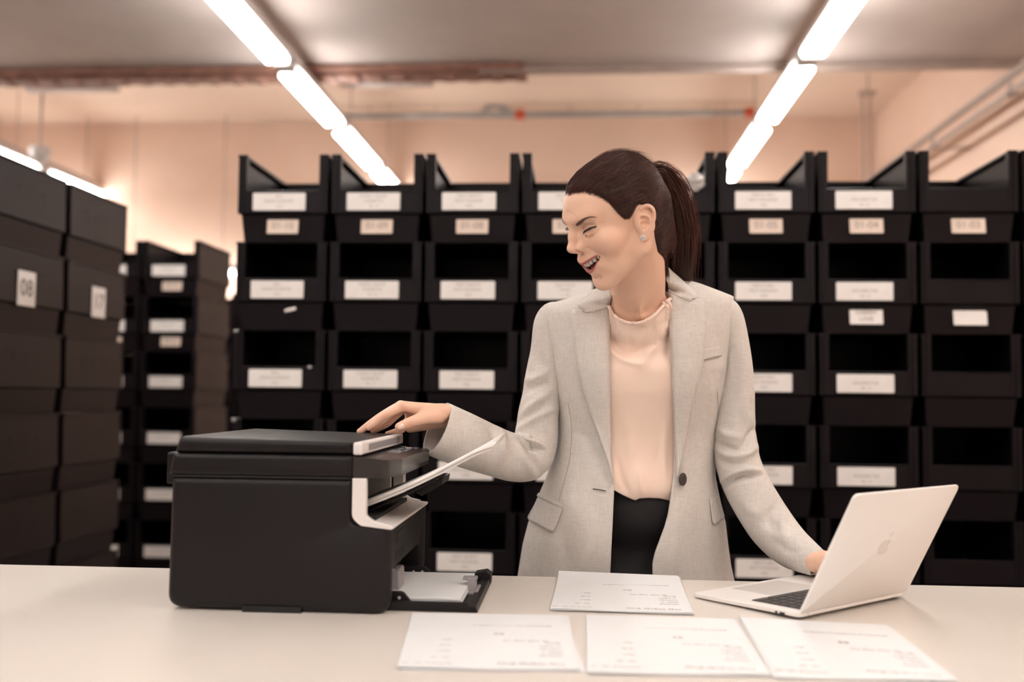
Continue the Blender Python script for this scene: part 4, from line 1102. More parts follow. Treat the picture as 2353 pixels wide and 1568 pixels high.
def surf_r(D, f=A):
    """radius of the hair surface along directions D from HC"""
    D = D/np.linalg.norm(D, axis=-1, keepdims=True); sh = D.shape[:-1]; D = D.reshape(-1, 3)
    rr = np.arange(50, 190, 1.0); out = np.full(len(D), 80.); P = HC+D[:, None, :]*rr[None, :, None]
    I = np.clip(((P-f.lo)/f.h).round().astype(int), 0, np.array(f.f.shape)-1); v = f.f[I[..., 0], I[..., 1], I[..., 2]]
    ins = v < 0; last = ins.shape[1]-1-np.argmax(ins[:, ::-1], axis=1)
    k = np.clip(last, 0, len(rr)-2); v0 = v[np.arange(len(D)), k]; v1 = v[np.arange(len(D)), k+1]
    out = rr[k]+np.clip(v0/(v0-v1+1e-6), 0, 1); return out.reshape(sh)
TIE = np.array([0, -94, 48.])
def slerp(a, b, t):
    a = a/np.linalg.norm(a, axis=-1, keepdims=True); b = b/np.linalg.norm(b, axis=-1, keepdims=True)
    w = np.arccos(np.clip((a*b).sum(-1, keepdims=True), -1, 1)); sw = np.sin(w)+1e-6
    return (np.sin((1-t)*w)*a+np.sin(t*w)*b)/sw
def hair_tint(n, lo=.6, hi=2.1):
    k = RG.uniform(0, 1, n)[:, None]; k = lo+(hi-lo)*k**2.2
    return HAIRC*k*np.array([[1.0, 1.0, 1.0]])*(1+RG.uniform(-.08, .08, (n, 3)))
S = Strands(); m = 15
for batch in range(3):
    N = 2300; az = np.concatenate([RG.uniform(0, 3.1, N)*np.sign(RG.uniform(-.55, 1, N))]); aa = np.abs(az)
    el0 = np.interp(aa, HLA, HLE)
    if batch == 0: el = el0+RG.uniform(-.035, .05, N)
    else: el = el0+RG.uniform(0, 1, N)**.8*(1.35-el0)
    d0 = np.stack([np.sin(az)*np.cos(el), np.cos(az)*np.cos(el), np.sin(el)], 1)
    td = (TIE-HC)[None]+RG.normal(0, 5, (N, 3))
    t = np.linspace(0, 1, m)[None, :, None]
    D = slerp(d0[:, None, :], td[:, None, :], t)
    # strands sag a little before they rise to the tie
    sag = RG.normal(.05, .035, N)[:, None, None]*np.sin(math.pi*t)*np.array([0, 0, -1.])
    wob = RG.normal(0, .012, (N, 1, 3))*np.sin(2.6*math.pi*t+RG.uniform(0, 6, (N, 1, 1)))
    D = D+sag+wob; r = surf_r(D)
    r = np.maximum(r, np.where((np.arange(m)[None] < 5) & (np.arctan2(np.abs(D[..., 0]), D[..., 1]) < 1.12), surf_r(D, _hf)+.25, 0)); lift = RG.uniform(-.3, 1.3, N)[:, None]*np.sin(math.pi*np.clip(t[..., 0]*1.1+.0, 0, 1))
    Pn = HC+D/np.linalg.norm(D, axis=-1, keepdims=True)*(r+lift)[..., None]
    S.add(h2w(Pn.reshape(-1, 3)).reshape(Pn.shape), RG.uniform(.00022, .00042, N), hair_tint(N))
# flyaway hairs along the outline
N = 260; az = RG.uniform(-3.1, 3.1, N); el = RG.uniform(.5, 1.4, N)
d0 = np.stack([np.sin(az)*np.cos(el), np.cos(az)*np.cos(el), np.sin(el)], 1); t = np.linspace(0, 1, m)[None, :, None]
D = slerp(d0[:, None, :], (TIE-HC)[None, None, :], t*.7); r = surf_r(D)+ (RG.uniform(1, 9, N)[:, None]*t[..., 0]**1.2)
Pn = HC+D*r[..., None]+RG.normal(0, 2.0, (N, 1, 3))*t; S.add(h2w(Pn.reshape(-1, 3)).reshape(Pn.shape), np.full(N, .00012), hair_tint(N, 1, 2.5))
# baby hairs at the forehead
N = 700; az = RG.uniform(-1.3, 1.45, N); el = np.interp(np.abs(az), HLA, HLE)+RG.normal(0, .028, N)
d0 = np.stack([np.sin(az)*np.cos(el), np.cos(az)*np.cos(el), np.sin(el)], 1); D = slerp(d0[:, None, :], (TIE-HC)[None, None, :], t*.22)
r = np.maximum(surf_r(D), np.where(np.arctan2(np.abs(D[..., 0]), D[..., 1]) < 1.12, surf_r(D, _hf), 0))+.2+1.2*np.sin(math.pi*t[..., 0]); Pn = HC+D*r[..., None]; S.add(h2w(Pn.reshape(-1, 3)).reshape(Pn.shape), np.full(N, .00013), hair_tint(N, .9, 2.2), .1)
# a loose lock looping behind the ear
sP, sF, sT = S.get()
capT = np.tile(HAIRC*.55, (len(_sP), 1))
P = np.concatenate([h2w(_sP), sP]); Fq = np.concatenate([_sF, sF+len(_sP)]); T = np.concatenate([capT, sT])
hair = np_obj('hair', P-WO, Fq, M_hair, woman, tint=T)
# ponytail
tieW = h2w(TIE); S = Strands()
c0 = h2w((0, -89, 47)); D0 = float((c0-CAMP)@FW)
tail = [c0, onD(1514, 404, D0+.008), onD(1536, 432, D0+.020), onD(1554, 482, D0+.045), onD(1563, 540, D0+.085), onD(1562, 595, D0+.135), onD(1560, 650, D0+.20), onD(1558, 690, D0+.235)]
wid = [.011, .020, .026, .028, .029, .028, .024, .014]
TC, TW = spline(tail, wid, 4); mt = len(TC)
tt = np.gradient(TC, axis=0); tt /= np.linalg.norm(tt, axis=1)[:, None]
aa_ = np.cross(tt, FW); aa_ /= np.linalg.norm(aa_, axis=1)[:, None]; bb_ = np.cross(tt, aa_)
for batch, (N, spread) in enumerate(((1500, 1.0), (220, 1.35))):
    th = RG.uniform(0, 2*math.pi, N); rr = np.sqrt(RG.uniform(.25, 1, N))*spread
    u = np.linspace(0, 1, mt)
    dth = RG.normal(0, .5, N)[:, None]*u[None]; ph = RG.uniform(0, 6, N)[:, None]
    ca, sa = np.cos(th[:, None]+dth), np.sin(th[:, None]+dth)
    wv = 1+.10*np.sin(u[None]*7+ph)
    L0 = RG.uniform(.72, 1.0, N)[:, None]
    q = np.clip(u[None]*L0, 0, 1)*(mt-1); k = np.clip(q.astype(int), 0, mt-2); f = (q-k)[..., None]
    C = TC[k]*(1-f)+TC[k+1]*f; Aa = aa_[k]; Bb = bb_[k]; w = (TW[k]*(1-f[..., 0])+TW[k+1]*f[..., 0])*wv*rr[:, None]
    Pn = C+Aa*(w*ca)[..., None]+Bb*(w*sa*.75)[..., None]
    S.add(Pn, RG.uniform(.00024, .00045, N), hair_tint(N, .6, 2.6))
# single wispy hairs
N = 60; th = RG.uniform(0, 6.28, N); u = np.linspace(0, 1, mt); dirs = aa_[8][None]*np.cos(th)[:, None]+bb_[8][None]*np.sin(th)[:, None]
Pn = TC[None]+dirs[:, None, :]*(TW[None, :, None]*.9+ (u[None, :, None]**1.5)*RG.uniform(.0, .035, (N, 1, 1))); S.add(Pn, np.full(N, .00013), hair_tint(N, 1.2, 3))
sP, sF, sT = S.get()
b = MB(); b.tube(TC[:-6], (TW*.78*np.linspace(1, .8, len(TW)))[:-6], 14); cP = np.array(b.v); cF = np.array([f for f in b.f if len(f) == 4])
P = np.concatenate([cP, sP]); Fq = np.concatenate([cF, sF+len(cP)]); T = np.concatenate([np.tile(HAIRC*.5, (len(cP), 1)), sT])
np_obj('ponytail', P-WO, Fq, M_hair, hair, tint=T)
b = MB(); b.tube([h2w(TIE+np.array([0, 3, 0]))-WO, h2w(TIE+np.array([0, -4, 1]))-WO], .013, 16); b.obj('hair_tie', M_lash, hair, smooth=True)
# ---------------------------------------------------------------- hands and the rest of the body (metres, hall frame)
def W3(x, y, D): return onD(x, y, D)
PXM = lambda r, D=1.87: r*D/FPX
HF = Field((-.470, 1.70, 1.14), (.02, 1.97, 1.34), .0011)
HF.f[:] = .06
def hc(pts, k, mode='add'):
    HF.chain([W3(*p[:3]) for p in pts], [PXM(p[3]) for p in pts], k, mode, sub=3)
# palm and back of the hand
for a, b_ in (((1022, 946, 1.878, 17), (926, 934.5, 1.862, 12)), ((1024, 948, 1.892, 17), (921, 932.5, 1.884, 11.5)), ((1026, 953, 1.905, 17), (926, 938, 1.905, 11.5)), ((1026, 960, 1.915, 16), (940, 952, 1.925, 11))):
    HF.cone(W3(*a[:3]), W3(*b_[:3]), PXM(a[3]), PXM(b_[3]), .010)
HF.cone(W3(1018, 968, 1.905), W3(942, 982, 1.912), PXM(16), PXM(13), .012)
hc([(1010, 957, 1.872, 17), (985, 958, 1.860, 16.5), (967, 963, 1.852, 14.5), (940, 972, 1.845, 11.8), (921, 980, 1.842, 10.6), (917, 981.5, 1.841, 9.6)], .005)
hc([(985, 948, 1.868, 14), (955, 945, 1.872, 11)], .008)
# fingers
hc([(926, 934.5, 1.862, 12), (903, 945, 1.858, 10.8), (883, 956, 1.854, 10.4), (865, 971, 1.853, 9.2), (852, 981.5, 1.853, 7.8), (848, 984, 1.853, 6.9)], .003)
hc([(921, 932.5, 1.884, 11.5), (897, 945, 1.882, 10.5), (872, 960, 1.880, 9.8), (845, 979, 1.879, 8.8), (830, 990, 1.879, 7.6), (826, 992, 1.879, 6.8)], .0025)
hc([(926, 938, 1.905, 11.5), (905, 958, 1.902, 10.3), (889, 973, 1.899, 9.6), (869, 984, 1.898, 8.6), (858, 990.5, 1.897, 7.2)], .0025)
hc([(945, 958, 1.925, 11), (930, 978, 1.920, 9.6), (921, 989, 1.916, 8.8), (904, 994, 1.914, 7.4), (890, 997, 1.912, 5.4)], .003)
# wrist inside the cuff
hc([(1015, 953, 1.893, 20), (1045, 966, 1.902, 21), (1100, 992, 1.925, 25)], .012)
# knuckle crease lines of the thumb
hc([(941, 962, 1.835, 1), (944, 972, 1.832, 1), (941, 981, 1.835, 1)], .002, 'sub')
hp, hf_ = HF.mesh(); hp = smooth_mesh(hp, hf_, 2)
def tint_hand(P):
    T = np.tile(SKIN, (len(P), 1)); q = P-CAMP; d = q@FW; x = 1176.5+FPX*(q@RT)/d; y = 784-FPX*(q@UP)/d
    for c in ((850, 985), (827, 992), (918, 980), (888, 997), (883, 955), (941, 973), (926, 935)):
        w = .35*np.exp(-((x-c[0])**2+(y-c[1])**2)/(9.0**2)); T = T*(1-w[:, None])+np.array([.70, .33, .24])*w[:, None]
    return T
ht = tint_hand(hp)
def nail(c, ax, nrm, w, l, name='fingernail'):
    ax = ax/np.linalg.norm(ax); nrm = nrm/np.linalg.norm(nrm); sd = np.cross(ax, nrm); sd /= np.linalg.norm(sd); vs = []; n = 6
    for i in range(n+1):
        for j in range(n+1):
            u, v = i/n*2-1, j/n*2-1; ww = w*(1-.25*max(0, u)**2-.2*max(0, -u)**3)
            vs.append(tuple(c+ax*l*u*(1-.12*v*v)+sd*ww*v-nrm*(w*.28*v*v)-WO))
    fs = [(i*(n+1)+j, (i+1)*(n+1)+j, (i+1)*(n+1)+j+1, i*(n+1)+j+1) for i in range(n) for j in range(n)]
    b = MB(); b.add(vs, fs); o = b.obj(name, M_nail, woman, smooth=True); md = o.modifiers.new('s', 'SOLIDIFY'); md.thickness = .0006; md.offset = 0; return o
M_nail = mat('nail', (.80, .56, .46), .22, coat=.4)
nail(W3(921.5, 980.5, 1.8318), RT*-.93-UP*.35+FW*.12, -FW*.93+UP*.30-RT*.1, .0055, .0070)
# left hand, resting on the keyboard behind the lid
LF = Field((.36, 1.60, .935), (.68, 1.99, 1.06), .0012); LF.f[:] = .06
zt = TZ+.0145
wr = W3(1884, 1292, 1.84); dirn = np.array([.66, -.73, 0]); dirn /= np.linalg.norm(dirn); sd = np.array([-dirn[1], dirn[0], 0])   # sd: towards the little finger
LF.chain([W3(1848, 1262, 1.925), wr], [.020, .018], .01)
for k, (off, ln, r) in enumerate(((-.030, .070, .0105), (-.010, .074, .0105), (.010, .070, .010), (.028, .060, .009))):
    mcp = wr+dirn*(.070 if k < 3 else .064)+sd*off+np.array([0, 0, .010])
    LF.cone(wr+sd*off*.5, mcp, .017, r, .010)
    p1 = mcp+dirn*ln*.48+np.array([0, 0, .004]); p2 = mcp+dirn*ln*.78+np.array([0, 0, -.012]); p3 = mcp+dirn*ln*.90+np.array([0, 0, -.026])
    p3[2] = max(p3[2], zt+.0065); LF.chain([mcp, p1, p2, p3], [r, r*.86, r*.78, r*.62], .003, sub=3)
LF.chain([wr-sd*.010+dirn*.015, wr-sd*.040+dirn*.045+[0, 0, -.006], wr-sd*.050+dirn*.080+[0, 0, -.010], wr-sd*.048+dirn*.100+[0, 0, -.013]], [.016, .0125, .0105, .0075], .006, sub=3)
lp_, lf_ = LF.mesh(); lp_ = smooth_mesh(lp_, lf_, 2)
# trunk, arms, legs in one coarser field
BF = Field((-.30, 1.78, .0), (.62, 2.32, 1.50), .0065); BF.f[:] = .08
def B(x, y, D): return W3(x, y, D)
hipc = B(1440, 1330, 2.10); chest = B(1465, 850, 2.03); ab = B(1460, 1060, 2.07)
BF.ell(chest, (.135, .092, .16)); BF.ell(ab, (.108, .068, .14), .03); BF.ell(hipc, (.150, .090, .12), .03)
BF.cone(B(1310, 745, 2.02), B(1620, 728, 2.02), .045, .045, .05)
for s in (-1, 1):
    BF.ell(B(1465+s*62, 855, 1.965), (.052, .045, .052), .03)
BF.chain([B(1276, 750, 2.02), B(1252, 900, 2.02), B(1218, 1038, 1.99)], [.032, .027, .024], .012)
BF.chain([B(1218, 1038, 1.99), B(1120, 1018, 1.940), B(1040, 970, 1.902)], [.024, .023, .016], .006)
BF.chain([B(1668, 735, 2.02), B(1686, 900, 2.03), B(1694, 1050, 2.02)], [.032, .028, .027], .012)
BF.chain([B(1694, 1050, 2.02), B(1765, 1205, 1.98), tuple(wr)], [.024, .022, .016], .008)
feet = {}
for s, hx in ((-1, -.085), (1, .085)):
    hip = hipc+np.array([hx, .0, -.03]); kn = np.array([hip[0]+s*.005, 2.20, .50]); an = np.array([hip[0]+s*.01, 2.24, .09])
    BF.chain([hip, (hip+kn)/2+[0, .01, 0], kn], [.085, .070, .052], .04); BF.chain([kn, kn*.6+an*.4+[0, .012, 0], an], [.050, .048, .034], .02)
    BF.chain([an+[0, .02, -.05], an+[s*.01, -.10, -.063], an+[s*.015, -.16, -.068]], [.030, .026, .018], .02); feet[s] = an
bp_, bf_ = BF.mesh(); bp_ = smooth_mesh(bp_, bf_, 3)
P = np.concatenate([h2w(_HP), hp, lp_, bp_]); n1, n2, n3 = len(_HP), len(hp), len(lp_)
Fq = np.concatenate([_HF, hf_+n1, lf_+n1+n2, bf_+n1+n2+n3])
T = np.concatenate([_HT, ht, np.tile(SKIN, (n3, 1)), np.tile(SKIN, (len(bp_), 1))])
np_obj('body', P-WO, Fq, M_skin, woman, tint=T)
# raster of the skin seen from the front, so cloth can lie on it
_sk = h2w(_HP); q = _sk-CAMP; _sd = q@FW; _sx = ((1176.5+FPX*(q@RT)/_sd)/4).astype(int); _sy = ((784-FPX*(q@UP)/_sd)/4).astype(int)
SKD = np.full((400, 600), 9.); ok = (_HP[:, 2] < -112) & (_sx > 0) & (_sx < 600) & (_sy > 0) & (_sy < 400); np.minimum.at(SKD, (_sy[ok], _sx[ok]), _sd[ok])
def skin_depth(x, y):
    i = np.clip((np.asarray(y)/4).astype(int), 1, 398); j = np.clip((np.asarray(x)/4).astype(int), 1, 598)
    return np.minimum.reduce([SKD[i+a, j+b] for a in (-1, 0, 1) for b in (-1, 0, 1)])
# ================================================================ clothing
def cloth_mat(name, col, weave=True, rough=.85, sheen=.15):
    m = mat(name, col, rough, sheen=sheen); nt = m.node_tree; N = nt.nodes; L_ = nt.links; b = N['Principled BSDF']
    tc = N.new('ShaderNodeTexCoord'); outs = []
    for sc in ((100, 100, 3600), (3600, 100, 100)):
        mp = N.new('ShaderNodeMapping'); mp.inputs['Scale'].default_value = sc; mp.inputs['Rotation'].default_value = (.05, .08, .03); L_.new(tc.outputs['Object'], mp.inputs[0])
        n = N.new('ShaderNodeTexNoise'); n.inputs['Scale'].default_value = .55; n.inputs['Detail'].default_value = 2; L_.new(mp.outputs[0], n.inputs['Vector']); outs.append(n.outputs[0])
    ad = N.new('ShaderNodeMath'); ad.operation = 'ADD'; L_.new(outs[0], ad.inputs[0]); L_.new(outs[1], ad.inputs[1])
    r = N.new('ShaderNodeMapRange'); r.inputs[1].default_value = .75; r.inputs[2].default_value = 1.25; r.inputs[3].default_value = .86; r.inputs[4].default_value = 1.13; L_.new(ad.outputs[0], r.inputs[0])
    mx = N.new('ShaderNodeMix'); mx.data_type = 'RGBA'; mx.blend_type = 'MULTIPLY'; mx.inputs[0].default_value = 1; mx.inputs[6].default_value = (*col, 1); L_.new(r.outputs[0], mx.inputs[7]); L_.new(mx.outputs[2], b.inputs['Base Color'])
    bp = N.new('ShaderNodeBump'); bp.inputs['Strength'].default_value = .35; bp.inputs['Distance'].default_value = .0006; L_.new(ad.outputs[0], bp.inputs['Height']); L_.new(bp.outputs[0], b.inputs['Normal'])
    return m
M_suit = cloth_mat('grey_wool_cloth', (.66, .615, .57))
M_lining = mat('jacket_lining', (.30, .26, .24), .5)
M_seam = mat('seam_thread', (.27, .24, .21), .9)
M_blouse = mat('peach_satin', (.93, .72, .60), .42, sheen=.2, bump=.05, bscale=600, spec=.35)
M_trous = mat('black_trouser_cloth', (.014, .012, .013), .8, bump=.2, bscale=900)
M_shoe = mat('black_leather', (.012, .011, .011), .3)
M_button = mat('horn_button', (.055, .040, .035), .3)
def tab(rows):
    A_ = np.array(rows, float); A_ = A_[np.argsort(A_[:, 0])]
    return lambda y: [np.interp(y, A_[:, 0], A_[:, i]) for i in range(1, A_.shape[1])]
# torso sections of the jacket: y, left, right, centre depth, front half depth, back half depth
TS = tab([(690, 1250, 1686, 2.015, .095, .085), (720, 1250, 1686, 2.018, .118, .095), (760, 1254, 1683, 2.02, .134, .10), (800, 1260, 1679, 2.025, .146, .105), (850, 1267, 1673, 2.03, .155, .11), (900, 1275, 1664, 2.035, .152, .11),
          (950, 1281, 1654, 2.045, .145, .105), (1000, 1280, 1646, 2.055, .138, .10), (1050, 1271, 1643, 2.06, .136, .10), (1100, 1254, 1645, 2.065, .140, .105), (1150, 1232, 1655, 2.07, .146, .115), (1200, 1214, 1667, 2.075, .150, .12),
          (1250, 1201, 1673, 2.08, .154, .125), (1300, 1193, 1680, 2.085, .157, .13), (1345, 1186, 1690, 2.088, .158, .13), (1420, 1180, 1700, 2.09, .158, .13)])
def fold(x, y, folds):
    d = np.zeros_like(x)
    for pts, w, amp in folds:
        P = spline([(a, b, 0) for a, b in pts], None, 4)[:, :2] if len(pts) > 2 else np.array(pts, float)
        best = np.full(x.shape, 1e9); tb_ = np.zeros_like(x); n = len(P)-1
        for i in range(n):
            a, b = P[i], P[i+1]; ab_ = b-a; t = np.clip(((x-a[0])*ab_[0]+(y-a[1])*ab_[1])/(ab_@ab_+1e-9), 0, 1)
            e = np.hypot(x-a[0]-t*ab_[0], y-a[1]-t*ab_[1]); m = e < best; best = np.where(m, e, best); tb_ = np.where(m, (i+t)/n, tb_)
        d += amp*np.exp(-(best/w)**2)*np.sin(math.pi*np.clip(tb_*.88+.06, 0, 1))**.7
    return d
def sect(y, c, front, inset=0., n=2.35):
    """depth of the torso shell for cosine c at height y"""
    xl, xr, Dc, hf, hb = TS(y); s = np.sqrt(np.maximum(0, 1-np.abs(c)**n))**(2/n*1.0)
    return np.where(front, Dc-(hf-inset)*s, Dc+(hb-inset)*s)
def jfront(x, y):
    """depth of the jacket front at a measured position"""
    xl, xr, Dc, hf, hb = TS(y); c = np.clip((x-(xl+xr)/2)/((xr-xl)/2), -1, 1); return sect(y, c, True)
def vD(x, y, D):
    x, y, D = np.broadcast_arrays(np.asarray(x, float), np.asarray(y, float), np.asarray(D, float))
    d = FW[None]+RT[None]*((x.ravel()-1176.5)/FPX)[:, None]-UP[None]*((y.ravel()-784)/FPX)[:, None]
    return (CAMP+d*D.ravel()[:, None]).reshape(x.shape+(3,))
def grid_faces(nu, nv, flip=False):
    i, j = np.meshgrid(np.arange(nu-1), np.arange(nv-1), indexing='ij'); a = (i*nv+j).ravel(); F = np.stack([a, a+nv, a+nv+1, a+1], 1)
    return F[:, ::-1] if flip else F
def thick(o, t, off=-1):
    md = o.modifiers.new('thickness', 'SOLIDIFY'); md.thickness = t; md.offset = off; md.use_even_offset = False; return o
edgeL = tab([(690, 1402), (760, 1401), (850, 1402), (950, 1403), (1050, 1406), (1110, 1410), (1135, 1411), (1200, 1408), (1260, 1405), (1345, 1401), (1420, 1398)])
edgeR = tab([(600, 1530), (690, 1537), (760, 1539), (850, 1544), (950, 1549), (1040, 1550.5), (1090, 1549), (1140, 1543), (1180, 1536), (1210, 1528), (1240, 1517), (1270, 1506), (1295, 1500), (1320, 1500), (1345, 1503), (1420, 1508)])
ridge_x = np.array([1240, 1262, 1300, 1340, 1372, 1400, 1460, 1530, 1550, 1575, 1610, 1650, 1678, 1696]); ridge_y = np.array([704, 697, 688, 675, 662, 652, 640, 622, 630, 642, 652, 667, 678, 686])
JF = [([(1290, 900), (1300, 960), (1298, 1040)], 14, .004), ([(1315, 960), (1350, 1010), (1372, 1060)], 12, -.004), ([(1330, 930), (1372, 1000), (1395, 1060)], 9, .004), ([(1372, 1040), (1385, 1090), (1398, 1120)], 8, -.005),
      ([(1640, 1000), (1620, 1060), (1632, 1130)], 12, .004), ([(1600, 960), (1592, 1040), (1600, 1110)], 14, -.004), ([(1640, 745), (1652, 790), (1650, 830)], 12, -.007), ([(1275, 780), (1262, 830), (1282, 880)], 12, -.004),
      ([(1230, 1230), (1225, 1280), (1215, 1330)], 14, .005), ([(1290, 1210), (1300, 1270), (1296, 1330)], 18, -.005), ([(1350, 1160), (1345, 1240), (1340, 1330)], 20, .004), ([(1560, 1160), (1550, 1240), (1545, 1320)], 16, .005),
      ([(1610, 1170), (1605, 1250), (1615, 1330)], 18, -.005), ([(1655, 1210), (1662, 1280), (1668, 1330)], 9, .006), ([(1630, 870), (1640, 920), (1630, 980)], 10, .003)]
# jacket shell
ROWS_Y = np.concatenate([np.linspace(1420, 722, 130), np.linspace(722, 700, 2)[1:]*0+714]); TOPN = 14
ys = np.linspace(1420, 716, 132); NU = 190
V = []
for y in ys:
    xl, xr, Dc, hf, hb = TS(y); xc, a = (xl+xr)/2, (xr-xl)/2
    eL, eR = edgeL(y)[0], edgeR(y)[0]
    th0 = math.acos(min(1, max(-1, (eR-xc)/a))); th1 = math.acos(min(1, max(-1, (eL-xc)/a)))
    th = np.linspace(th0, -(2*math.pi-th1), NU)    # right edge, right side, back, left side, left edge
    c = np.cos(th); fr = np.sin(th) > 0; D = sect(y, c, fr); x = xc+a*c; yy = np.full(NU, y)
    tilt = -.045*np.clip((850-y)/140, 0, 1); yy = yy+tilt*(x-xc)
    dd = fold(x, yy, JF)*fr; D = D-dd
    V.append(np.stack([x, yy, D], 1))
base = V[-1].copy()
ry = np.interp(base[:, 0], ridge_x, ridge_y)
for k in range(1, TOPN+1):
    f = k/TOPN*math.pi/2; y2 = base[:, 1]+(ry-base[:, 1])*math.sin(f); D2 = base[:, 2]+(2.012-base[:, 2])*(1-math.cos(f))*1.0
    q = base.copy(); q[:, 1] = y2; q[:, 2] = D2
    # front edges follow the measured opening
    V.append(q)
V = np.array(V); NV = len(V)
Pj = vD(V[..., 0], V[..., 1], V[..., 2]).reshape(-1, 3)
jk = np_obj('jacket', Pj-WO, grid_faces(NV, NU), [M_suit, M_lining], woman)
thick(jk, .004, 1)
# sleeves
def sleeve(name, pts, folds, nseg=150, nr=64, open_end=True):
    """pts: (x, y, depth, half width px, depth half width px)"""
    A_ = np.array(pts, float); C = spline([tuple(p[:3]) for p in A_], None, 12); W_ = np.stack([np.interp(np.linspace(0, len(A_)-1, len(C)), np.arange(len(A_)), A_[:, i]) for i in (3, 4)], 1)
    s = np.linspace(0, len(C)-1, nseg); Cx = np.stack([np.interp(s, np.arange(len(C)), C[:, i]) for i in range(3)], 1); Ws = np.stack([np.interp(s, np.arange(len(C)), W_[:, i]) for i in (0, 1)], 1)
    # smooth the path
    for q in range(6): Cx[1:-1] = .5*Cx[1:-1]+.25*(Cx[:-2]+Cx[2:]); Ws[1:-1] = .5*Ws[1:-1]+.25*(Ws[:-2]+Ws[2:])
    cw = vD(Cx[:, 0], Cx[:, 1], Cx[:, 2]); t = np.gradient(cw, axis=0); t /= np.linalg.norm(t, axis=1)[:, None]
    a = np.cross(t, FW); a /= np.linalg.norm(a, axis=1)[:, None]; b = np.cross(t, a)
    th = np.linspace(0, 2*math.pi, nr, endpoint=False); ca, sa = np.cos(th), np.sin(th)
    R1 = (Ws[:, 0]*Cx[:, 2]/FPX)[:, None, None]; R2 = (Ws[:, 1]*Cx[:, 2]/FPX)[:, None, None]
    nrm = a[:, None]*ca[None, :, None]+b[:, None]*sa[None, :, None]
    P = cw[:, None]+a[:, None]*R1*ca[None, :, None]+b[:, None]*R2*sa[None, :, None]
    q = P-CAMP; d = q@FW; x = 1176.5+FPX*(q@RT)/d; y = 784-FPX*(q@UP)/d
    dz = fold(x, y, folds); face = np.clip(-(nrm@FW)*1.3+.25, 0, 1)
    P = P+nrm*(1.35*dz*face)[..., None]
    i, j = np.meshgrid(np.arange(nseg-1), np.arange(nr), indexing='ij'); j2 = (j+1) % nr
    F = np.stack([i*nr+j, (i+1)*nr+j, (i+1)*nr+j2, i*nr+j2], -1).reshape(-1, 4)
    V_ = P.reshape(-1, 3)
    # is the winding outward?
    c_ = V_[F[0]]; nn = np.cross(c_[1]-c_[0], c_[2]-c_[0])
    if nn@nrm[0, 0] < 0: F = F[:, ::-1]
    return V_, F, cw, t
SR = [(1290, 716, 2.015, 20, 26), (1272, 722, 2.014, 30, 40), (1262, 745, 2.012, 36, 46), (1258, 800, 2.012, 38, 48), (1252, 860, 2.010, 44, 50), (1243, 915, 2.004, 44, 50), (1236, 960, 1.998, 47, 50), (1232, 1010, 1.992, 50, 51), (1216, 1050, 1.982, 53, 52),
      (1180, 1052, 1.967, 55, 53), (1140, 1040, 1.950, 56, 54), (1100, 1025, 1.935, 60, 55), (1060, 1009, 1.918, 63, 56), (1020, 992, 1.901, 64, 57), (1004, 985, 1.895, 64, 57)]
FR = [([(1192, 1002), (1215, 1012), (1238, 1018), (1250, 1028)], 6, .009), ([(1196, 1010), (1220, 1028), (1246, 1038)], 5, -.010), ([(1200, 1014), (1225, 1052), (1250, 1094)], 5, -.008), ([(1190, 1022), (1210, 1060), (1232, 1100)], 9, .006),
      ([(1187, 992), (1212, 972), (1245, 952), (1278, 940)], 9, .008), ([(1195, 972), (1222, 948), (1262, 922)], 8, -.007), ([(1202, 955), (1225, 930), (1262, 902)], 8, .007), ([(1204, 905), (1228, 890), (1262, 880)], 9, -.006), ([(1207, 875), (1235, 868), (1262, 850)], 9, .006),
      ([(1222, 800), (1235, 830), (1258, 850)], 10, -.004), ([(1122, 976), (1136, 1004), (1132, 1046)], 9, -.006), ([(1145, 985), (1158, 1015), (1150, 1070)], 9, .006), ([(1085, 975), (1100, 1010), (1096, 1050)], 12, .004), ([(1060, 960), (1070, 1000), (1062, 1045)], 12, -.003), ([(1165, 1000), (1178, 1040), (1172, 1090)], 8, -.005)]
Vs, Fs, cwR, tR = sleeve('sleeve', SR, FR)
